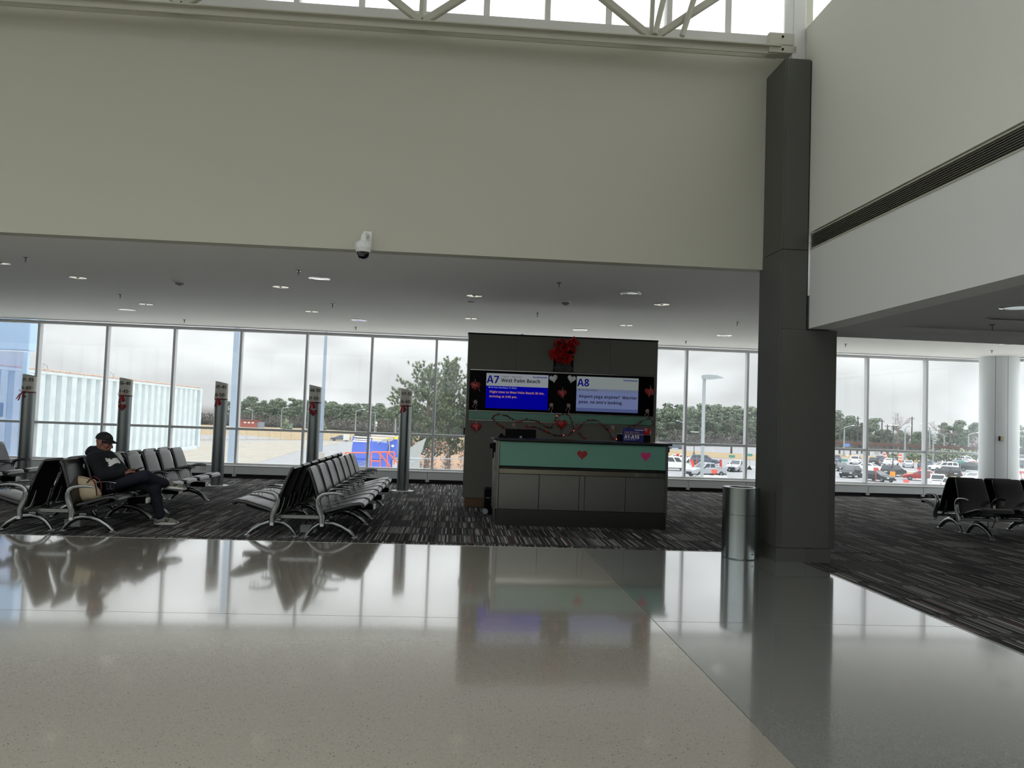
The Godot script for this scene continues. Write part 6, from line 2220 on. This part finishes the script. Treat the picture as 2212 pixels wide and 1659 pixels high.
func cars() -> void:
	M.car_glass = mat(Color(0.16, 0.20, 0.24), 0.12, 0.0, 0.6)
	M.tyre = mat(Color(0.09, 0.09, 0.10), 0.8)
	M.lens = mat(Color(0.88, 0.90, 0.92), 0.2)
	M.tail = mat(Color(0.66, 0.10, 0.10), 0.3)
	var W := mat(Color(0.93, 0.94, 0.95), 0.3)
	var S := mat(Color(0.72, 0.74, 0.77), 0.28, 0.3)
	var Gy := mat(Color(0.40, 0.44, 0.50), 0.28, 0.3)
	var K := mat(Color(0.16, 0.18, 0.21), 0.25, 0.2)
	var R := mat(Color(0.62, 0.10, 0.14), 0.3)
	var proto := {}
	var used := {}
	var L := [
		["van", 32.6, -117.5, -8, W, "white passenger van partly hidden by the right end of the counter"],
		["suv", 44.3, -137.6, -22, Gy, "dark grey sport utility car behind the tall shoebox lamp post"],
		["pickup", 34.0, -105.0, -158, S, "silver pickup truck behind the orange tilted sign"],
		["suv", 25.8, -80.0, -172, W, "white car nearest the window right of the counter, only its roof showing"],
		["suv", 43.9, -120.5, -128, S, "silver car facing the camera beside the left edge of the grey column"],
		["sedan", 41.5, -143.5, 40, W, "white car half hidden behind the mullion next to the white van"],
		["sedan", 62.7, -222.0, 180, Gy, "distant blue-grey car beyond the tan grass strip"],
		["suv", 81.0, -164.0, 78, Gy, "grey car seen from behind, farthest left beyond the column"],
		["suv", 84.0, -160.5, 58, W, "white hatchback seen from behind in the first window beyond the column"],
		["suv", 93.5, -168.0, 60, Gy, "grey car mostly hidden by the first mullion beyond the column"],
		["sedan", 66.0, -131.0, -104, K, "black sedan facing the camera in the first window beyond the column"],
		["suv", 58.6, -113.5, -132, K, "black sport utility car with a white plate, front, by the first mullion beyond the column"],
		["sedan", 72.0, -132.5, -50, W, "white sedan right of the first mullion beyond the column"],
		["sedan", 58.8, -106.2, -72, K, "black sedan behind the red sign in the middle window"],
		["suv", 69.0, -120.0, 34, K, "large black sport utility car beside the yellow based pole"],
		["suv", 84.8, -154.4, 56, K, "black boxy car with a pale roof in the middle of the car park"],
		["sedan", 92.0, -161.0, 42, W, "white sedan behind the dark lamp pole in the middle window"],
		["sedan", 91.0, -153.0, 62, S, "silver sedan seen from behind in the middle window"],
		["suv", 91.8, -148.5, 70, Gy, "grey car seen from behind near the second mullion beyond the column"],
		["sedan", 68.3, -111.5, 152, R, "red sedan with a white roof sign behind it in the middle window"],
		["pickup", 60.0, -94.5, 62, W, "white pickup truck seen from behind near the second mullion"],
		["suv", 91.0, -141.5, 172, W, "white crossover parked side-on in the third window"],
		["suv", 79.2, -122.0, 84, K, "dark sport utility car seen squarely from behind in the third window"],
		["sedan", 76.2, -111.0, -150, W, "white sedan just above the right-hand seats"],
		["suv", 60.5, -90.0, 4, W, "white car lowest in the third window, its side windows above the sill"],
		["suv", 130.0, -197.0, -100, W, "white car facing the camera at the top of the lot, left one"],
		["suv", 124.5, -184.5, -96, W, "white car facing the camera at the top of the lot, second one"],
		["suv", 123.8, -176.0, -92, W, "white car at the top of the lot touching the corner column"],
		["suv", 97.8, -143.0, -38, K, "black car with a white windscreen glare beside the white crossover"],
		["sedan", 107.5, -156.5, -32, R, "dark red car behind the black one in the third window"],
		["suv", 127.0, -169.0, 86, Gy, "grey car seen from behind, alone right of the corner column"],
		["suv", 88.0, -116.0, -112, W, "white car at the bottom right edge beyond the corner column"],
		["sedan", 74.8, -104.0, -66, W, "white car behind the right-hand seats, next to the corner column"],
		["sedan", 118.0, -176.0, -80, S, "silver car above the white crossover, half hidden by shrubs"],
		["sedan", -28.4, -197.5, 182, Gy, "lone grey sedan at the far edge of the apron"],
	]
	for q in L:
		var at := Vector3(q[1], G + 0.02, q[2])
		var o: Node3D
		if not proto.has(q[0]):
			proto[q[0]] = make_car(q[0])
			o = proto[q[0]]
			o.position = at
			o.rotation.y = deg_to_rad(q[3])
			o.set_meta("label", q[5])
		else:
			o = copy(proto[q[0]], at, deg_to_rad(q[3]), q[5])
		(o.get_node("body") as MeshInstance3D).material_override = q[4]


# ---------------------------------------------------------------- trees
func leaves(b: B, r: RandomNumberGenerator, ce: Vector3, rad: Vector3, n: int, size: float, cols: Array) -> void:
	for i in n:
		var d := Vector3(r.randfn(), r.randfn(), r.randfn()).normalized()
		var p := ce + d * rad * pow(r.randf(), 0.4)
		var a := Vector3(r.randfn(), r.randfn(), r.randfn()).normalized()
		var e := a.cross(Vector3(r.randfn(), r.randfn(), r.randfn())).normalized()
		var s := size * r.randf_range(0.6, 1.3)
		var nn := (d + Vector3(0, 0.5, 0)).normalized()
		b.tint = cols[r.randi_range(0, cols.size() - 1)]
		var p1 := p - a * s - e * s * 0.45
		var p2 := p + a * s * 0.2 + e * s * 0.8
		var p3 := p + a * s - e * s * 0.35
		if (p2 - p1).cross(p3 - p1).dot(nn) < 0.0:
			b.raw(p1, p3, p2, nn, nn, nn)
		else:
			b.raw(p1, p2, p3, nn, nn, nn)


func bare(b: B, r: RandomNumberGenerator, p: Vector3, d: Vector3, len: float, rad: float, depth: int) -> void:
	var e := p + d * len
	b.tube([p, p.lerp(e, 0.5) + Vector3(r.randf_range(-1, 1), 0, r.randf_range(-1, 1)) * len * 0.05, e], [rad, rad * 0.85, rad * 0.65], 5)
	if depth <= 0: return
	for i in (3 if depth > 1 else 4):
		var nd := (d + Vector3(r.randfn(), r.randfn() * 0.6 + 0.15, r.randfn()) * 0.5).normalized()
		bare(b, r, p.lerp(e, r.randf_range(0.55, 1.0)), nd, len * r.randf_range(0.55, 0.8), rad * 0.6, depth - 1)


func trees() -> void:
	var leaf := mat(Color.WHITE, 0.9)
	leaf.vertex_color_use_as_albedo = true
	var bark := mat(Color(0.42, 0.37, 0.33), 0.95)
	var greens := [Color(0.125, 0.18, 0.11), Color(0.15, 0.205, 0.125), Color(0.12, 0.17, 0.12), Color(0.175, 0.22, 0.13), Color(0.155, 0.18, 0.135)]
	var browns := [Color(0.115, 0.10, 0.09), Color(0.14, 0.12, 0.11), Color(0.10, 0.095, 0.085), Color(0.12, 0.125, 0.10)]
	var r := RandomNumberGenerator.new()
	r.seed = 77
	# far pines: five crowns, copied along the edge of the woods
	var kinds := []
	for k in 5:
		var b := B.new()
		var n := 9 + k
		for i in n:
			var u := i / float(n - 1)
			var y := lerpf(0.26, 0.95, u)
			var sp := lerpf(0.17, 0.06, u * u) * (0.7 if u < 0.15 else 1.0)
			var a := r.randf() * TAU
			leaves(b, r, Vector3(cos(a) * sp, y, sin(a) * sp), Vector3(0.115, 0.075, 0.115) * r.randf_range(0.8, 1.15), 170, 0.022, greens)
		var tr := B.new()
		tr.tube([Vector3(0, 0, 0), Vector3(0.01, 0.5, 0), Vector3(0.0, 0.93, 0.01)], [0.017, 0.013, 0.004], 6)
		for i in 6:
			var y := r.randf_range(0.35, 0.8)
			var a := r.randf() * TAU
			tr.tube([Vector3(0, y, 0), Vector3(cos(a) * 0.15, y + 0.06, sin(a) * 0.15)], 0.005, 4)
		kinds.append([b.mesh(), tr.mesh()])
	# base line of the woods (x, z, height)
	var line := [[-150, -345, 10.8], [-90, -342, 10.4], [-67.2, -342, 10.2], [-37.9, -318, 9.0], [-12.4, -295, 8.9], [18.6, -290, 9.6], [66.1, -262, 11.2], [108.4, -283, 12.6], [139.4, -283, 12.2], [163.0, -272, 11.0], [177.6, -266, 11.0], [205, -256, 10.0], [250, -250, 10.0]]
	var total := 0
	for row in 5:
		var i := 0
		var s := 0.0
		while i < line.size() - 1:
			var a := Vector3(line[i][0], line[i][2], line[i][1])
			var e := Vector3(line[i + 1][0], line[i + 1][2], line[i + 1][1])
			var L := Vector2(a.x - e.x, a.z - e.z).length()
			if s > L:
				s -= L
				i += 1
				continue
			var p := a.lerp(e, s / L)
			s += r.randf_range(4.0, 6.0)
			if (p.x > 8 and p.x < 58) or p.x < -98 or p.x > 204: continue
			var h := p.y * r.randf_range(0.80, 1.12) * (1.0 + 0.05 * row)
			if p.x > 158 and p.x < 186: h *= 0.6
			if p.x < -158: continue
			if total >= 290: break
			total += 1
			var bareish: bool = row == 0 and r.randf() < 0.25
			if bareish: h *= 0.75
			var k: Array = kinds[r.randi_range(0, 4)]
			var t := thing("pine_tree", "tall green pine in the distant woods", "tree", Vector3(p.x + r.randf_range(-2, 2), G, p.z - row * 9.0 + r.randf_range(-3, 3)), r.randf() * TAU, "pines of the distant woods")
			t.scale = Vector3(h * r.randf_range(1.15, 1.6), h, h * r.randf_range(1.15, 1.6))
			put("crown", k[0], leaf, t)
			put("trunk", k[1], bark, t)
	# brown undergrowth along the whole edge: one tangle nobody could count
	var tuft := B.new()
	leaves(tuft, r, Vector3(0, 0.5, 0), Vector3(0.8, 0.55, 0.8), 420, 0.055, browns)
	for i in 14:
		var a := r.randf() * TAU
		tuft.tint = browns[i % 4]
		tuft.tube([Vector3(cos(a) * 0.2, 0, sin(a) * 0.2), Vector3(cos(a) * 0.55, 1.15, sin(a) * 0.55)], 0.02, 4)
	var mm := MultiMesh.new()
	mm.transform_format = MultiMesh.TRANSFORM_3D
	mm.mesh = tuft.mesh()
	mm.instance_count = 520
	for j in 520:
		var i := r.randi_range(0, line.size() - 2)
		var u := r.randf()
		var x := lerpf(line[i][0], line[i + 1][0], u)
		var z := lerpf(line[i][1], line[i + 1][1], u)
		var h := r.randf_range(1.6, 4.6)
		if x > 120: h *= 0.8
		mm.set_instance_transform(j, Transform3D(Basis(Vector3.UP, r.randf() * TAU).scaled(Vector3(h * 1.5, h, h * 1.5)), Vector3(x + r.randf_range(-3, 3), G, z + r.randf_range(-4, 8))))
	var mi := MultiMeshInstance3D.new()
	mi.name = "undergrowth"
	mi.multimesh = mm
	mi.material_override = leaf
	add_child(mi)
	tag(mi, "brown leafless undergrowth along the foot of the distant woods", "undergrowth", "", "stuff")
	# bare trees near the corner column and in gaps of the woods
	var bm := mat(Color(0.46, 0.42, 0.41), 0.95)
	for q in [[150.0, -232.0, 13.0, "large bare tree right of the second mullion beyond the column"], [166.0, -238.0, 12.5, "spreading bare tree left of the round corner column"], [176.0, -242.0, 12.0, "bare tree touching the round corner column"], [137.0, -236.0, 13.5, "faint bare tree top above the pines in the middle window"], [113.5, -245.0, 14.0, "thin bare tree showing over the pines right of the grey column"]]:
		var t := thing("bare_tree", q[3], "tree", Vector3(q[0], G, q[1]), 0, "leafless trees")
		var b := B.new()
		bare(b, r, Vector3.ZERO, Vector3(0.03, 1, 0).normalized(), q[2] * 0.36, 0.26, 5)
		put("branches", b, bm, t)
	var rb := B.new()
	var t3 := thing("bare_shrub", "rounded purple-brown leafless shrub below the bare trees", "shrub", Vector3(158.0, G, -226.0))
	leaves(rb, r, Vector3(0, 3.6, 0), Vector3(4.2, 3.6, 3.6), 900, 0.5, [Color(0.23, 0.18, 0.19), Color(0.28, 0.22, 0.23), Color(0.2, 0.16, 0.17)])
	put("twigs", rb, leaf, t3)
	# evergreen shrubs at the head of the car park
	var sh_cols := [Color(0.20, 0.25, 0.15), Color(0.26, 0.30, 0.19), Color(0.17, 0.21, 0.14)]
	var sx := [[112.0, -186.0, 2.6, "leftmost"], [116.5, -186.0, 3.3, "second"], [121.0, -187.0, 3.6, "third"], [126.0, -189.0, 3.0, "fourth"], [134.0, -200.0, 3.4, "fifth"], [141.0, -206.0, 3.0, "rightmost"], [106.0, -184.0, 1.9, "lone small"]]
	for q in sx:
		var t := thing("shrub", "green evergreen shrub at the head of the car park, %s of the row" % q[3], "shrub", Vector3(q[0], G, q[1]), 0, "car park shrubs")
		var b := B.new()
		leaves(b, r, Vector3(0, q[2] * 0.5, 0), Vector3(q[2] * 0.85, q[2] * 0.5, q[2] * 0.7), 420, 0.30, sh_cols)
		put("foliage", b, leaf, t)
		b = B.new()
		b.tube([Vector3(0, 0, 0), Vector3(0, q[2] * 0.6, 0)], 0.08, 6)
		put("stem", b, bark, t)
	# dark trees beyond the right window wall
	for q in [[196.0, -220.0, 10.5, "dark tree right of the corner column, left one"], [206.0, -222.0, 9.5, "dark tree at the right edge beyond the corner column"]]:
		var t := thing("dark_tree", q[3], "tree", Vector3(q[0], G, q[1]), 0.7)
		var b := B.new()
		for i in 9: leaves(b, r, Vector3(r.randf_range(-3, 3), r.randf_range(3.5, q[2] - 1.5), r.randf_range(-3, 3)), Vector3(2.4, 1.7, 2.4), 130, 0.5, greens)
		put("crown", b, leaf, t)
		b = B.new()
		b.tube([Vector3(0, 0, 0), Vector3(0, q[2] * 0.7, 0)], 0.25, 8)
		put("trunk", b, bark, t)
	# small round evergreens in front of the woods on the left
	for q in [[-63, -298, 4.6, "bushy young evergreen on the far grass, left of the woods' middle"], [-50, -300, 4.4, "pointed young evergreen on the far grass near the fifth mullion"]]:
		var t := thing("young_tree", q[3], "tree", Vector3(q[0], G, q[1]))
		var b := B.new()
		for i in 6: leaves(b, r, Vector3(0, 0.6 + i * 0.62, 0), Vector3(2.0 - i * 0.28, 0.8, 2.0 - i * 0.28), 110, 0.4, sh_cols)
		put("foliage", b, leaf, t)
		b = B.new()
		b.tube([Vector3(0, 0, 0), Vector3(0, 3, 0)], 0.15, 6)
		put("trunk", b, bark, t)
	big_pines(leaf, bark)


func big_pines(leaf: Material, bark: Material) -> void:
	var r := RandomNumberGenerator.new()
	r.seed = 123
	var cols := [Color(0.17, 0.24, 0.12), Color(0.23, 0.30, 0.14), Color(0.29, 0.34, 0.16), Color(0.14, 0.20, 0.11), Color(0.21, 0.26, 0.15)]
	var data := [
		[-3.4, -96.0, 12.6, 0.55, "big pine with long open branches to its left, behind the rightmost pole", 5.0],
		[-0.9, -99.0, 13.6, 0.2, "big dense pine cut off by the left edge of the gate wall", 3.0],
		[2.6, -98.0, 13.2, 0.25, "big pine mostly hidden behind the gate wall", 3.2],
	]
	for q in data:
		var t := thing("big_pine", q[4], "tree", Vector3(q[0], G, q[1]), 0, "big pines outside the window")
		var H: float = q[2]
		var tr := B.new()
		tr.tube([Vector3(0, 0, 0), Vector3(0.1, H * 0.3, 0), Vector3(-0.05, H * 0.65, 0.1), Vector3(0.05, H * 0.96, 0)], [0.36, 0.29, 0.20, 0.05], 10)
		var fo := B.new()
		var nb := 56
		for i in nb:
			var u := i / float(nb - 1)
			var y := lerpf(H * 0.16, H * 0.97, u)
			var a := i * 2.39996 + r.randf_range(-0.4, 0.4)
			var reach := lerpf(3.4, 1.1, pow(u, 1.6)) * r.randf_range(0.65, 1.1)
			if q[5] > 4.0 and u > 0.3 and u < 0.75 and cos(a) < -0.6: reach *= 1.25
			if u < 0.25: reach *= 0.62
			if cos(a) < -0.3: reach *= q[5] / 3.2
			var d := Vector3(cos(a), 0.22 + 0.35 * u, sin(a)).normalized()
			var p0 := Vector3(0, y, 0)
			var p1 := p0 + d * reach * 0.5 + Vector3(0, -0.12, 0)
			var p2 := p0 + d * reach + Vector3(0, 0.25, 0)
			tr.tube([p0, p1, p2], [0.085 * (1.2 - u), 0.06 * (1.2 - u), 0.02], 5)
			var m := int(8 + reach * 5.0)
			for j in m:
				var s := lerpf(0.35, 1.05, j / float(m - 1))
				var ce := (p0.lerp(p1, s * 2.0) if s < 0.5 else p1.lerp(p2, s * 2.0 - 1.0)) + Vector3(r.randfn() * 0.28, r.randfn() * 0.16 + 0.12, r.randfn() * 0.28) * (0.6 + s * 0.6)
				# a tuft: thin needles bristling up and outwards
				var ax := (d * 0.6 + Vector3(r.randfn() * 0.4, 0.8, r.randfn() * 0.4)).normalized()
				fo.tint = cols[r.randi_range(0, 4)]
				for n in 26:
					var nd := (ax + Vector3(r.randfn(), r.randfn(), r.randfn()) * 0.55).normalized()
					var sd := nd.cross(Vector3(r.randfn(), r.randfn(), r.randfn())).normalized() * 0.045
					var b0 := ce + ax * r.randf_range(-0.15, 0.1)
					var tip := b0 + nd * r.randf_range(0.26, 0.46)
					var nn := (nd * 0.5 + d * 0.4 + Vector3(0, 0.5, 0)).normalized()
					fo.raw(b0 - sd, b0 + sd, tip, nn, nn, nn)
		put("foliage", fo, leaf, t)
		put("trunk", tr, bark, t)
	# rusty oak saplings and dead leaves at their feet
	var rust := [Color(0.34, 0.19, 0.13), Color(0.40, 0.24, 0.17), Color(0.28, 0.17, 0.13), Color(0.36, 0.30, 0.25)]
	for q in [[-4.6, -88.0, "leftmost, by the trunk"], [-2.6, -90.0, "between the two trunks"], [-0.8, -88.0, "under the dense pine"], [1.2, -90.0, "against the gate wall"]]:
		var t := thing("oak_sapling", "rusty brown leafed sapling below the big pines, " + q[2], "shrub", Vector3(q[0], G, q[1]), 0, "brown saplings")
		var b := B.new()
		for i in 5: leaves(b, r, Vector3(r.randf_range(-0.7, 0.7), 0.7 + i * 0.75, r.randf_range(-0.6, 0.6)), Vector3(0.8, 0.5, 0.8), 60, 0.13, rust)
		put("foliage", b, leaf, t)
		b = B.new()
		b.tube([Vector3(0, 0, 0), Vector3(0.1, 2, 0), Vector3(-0.1, 3.8, 0)], [0.06, 0.04, 0.02], 6)
		put("stem", b, bark, t)
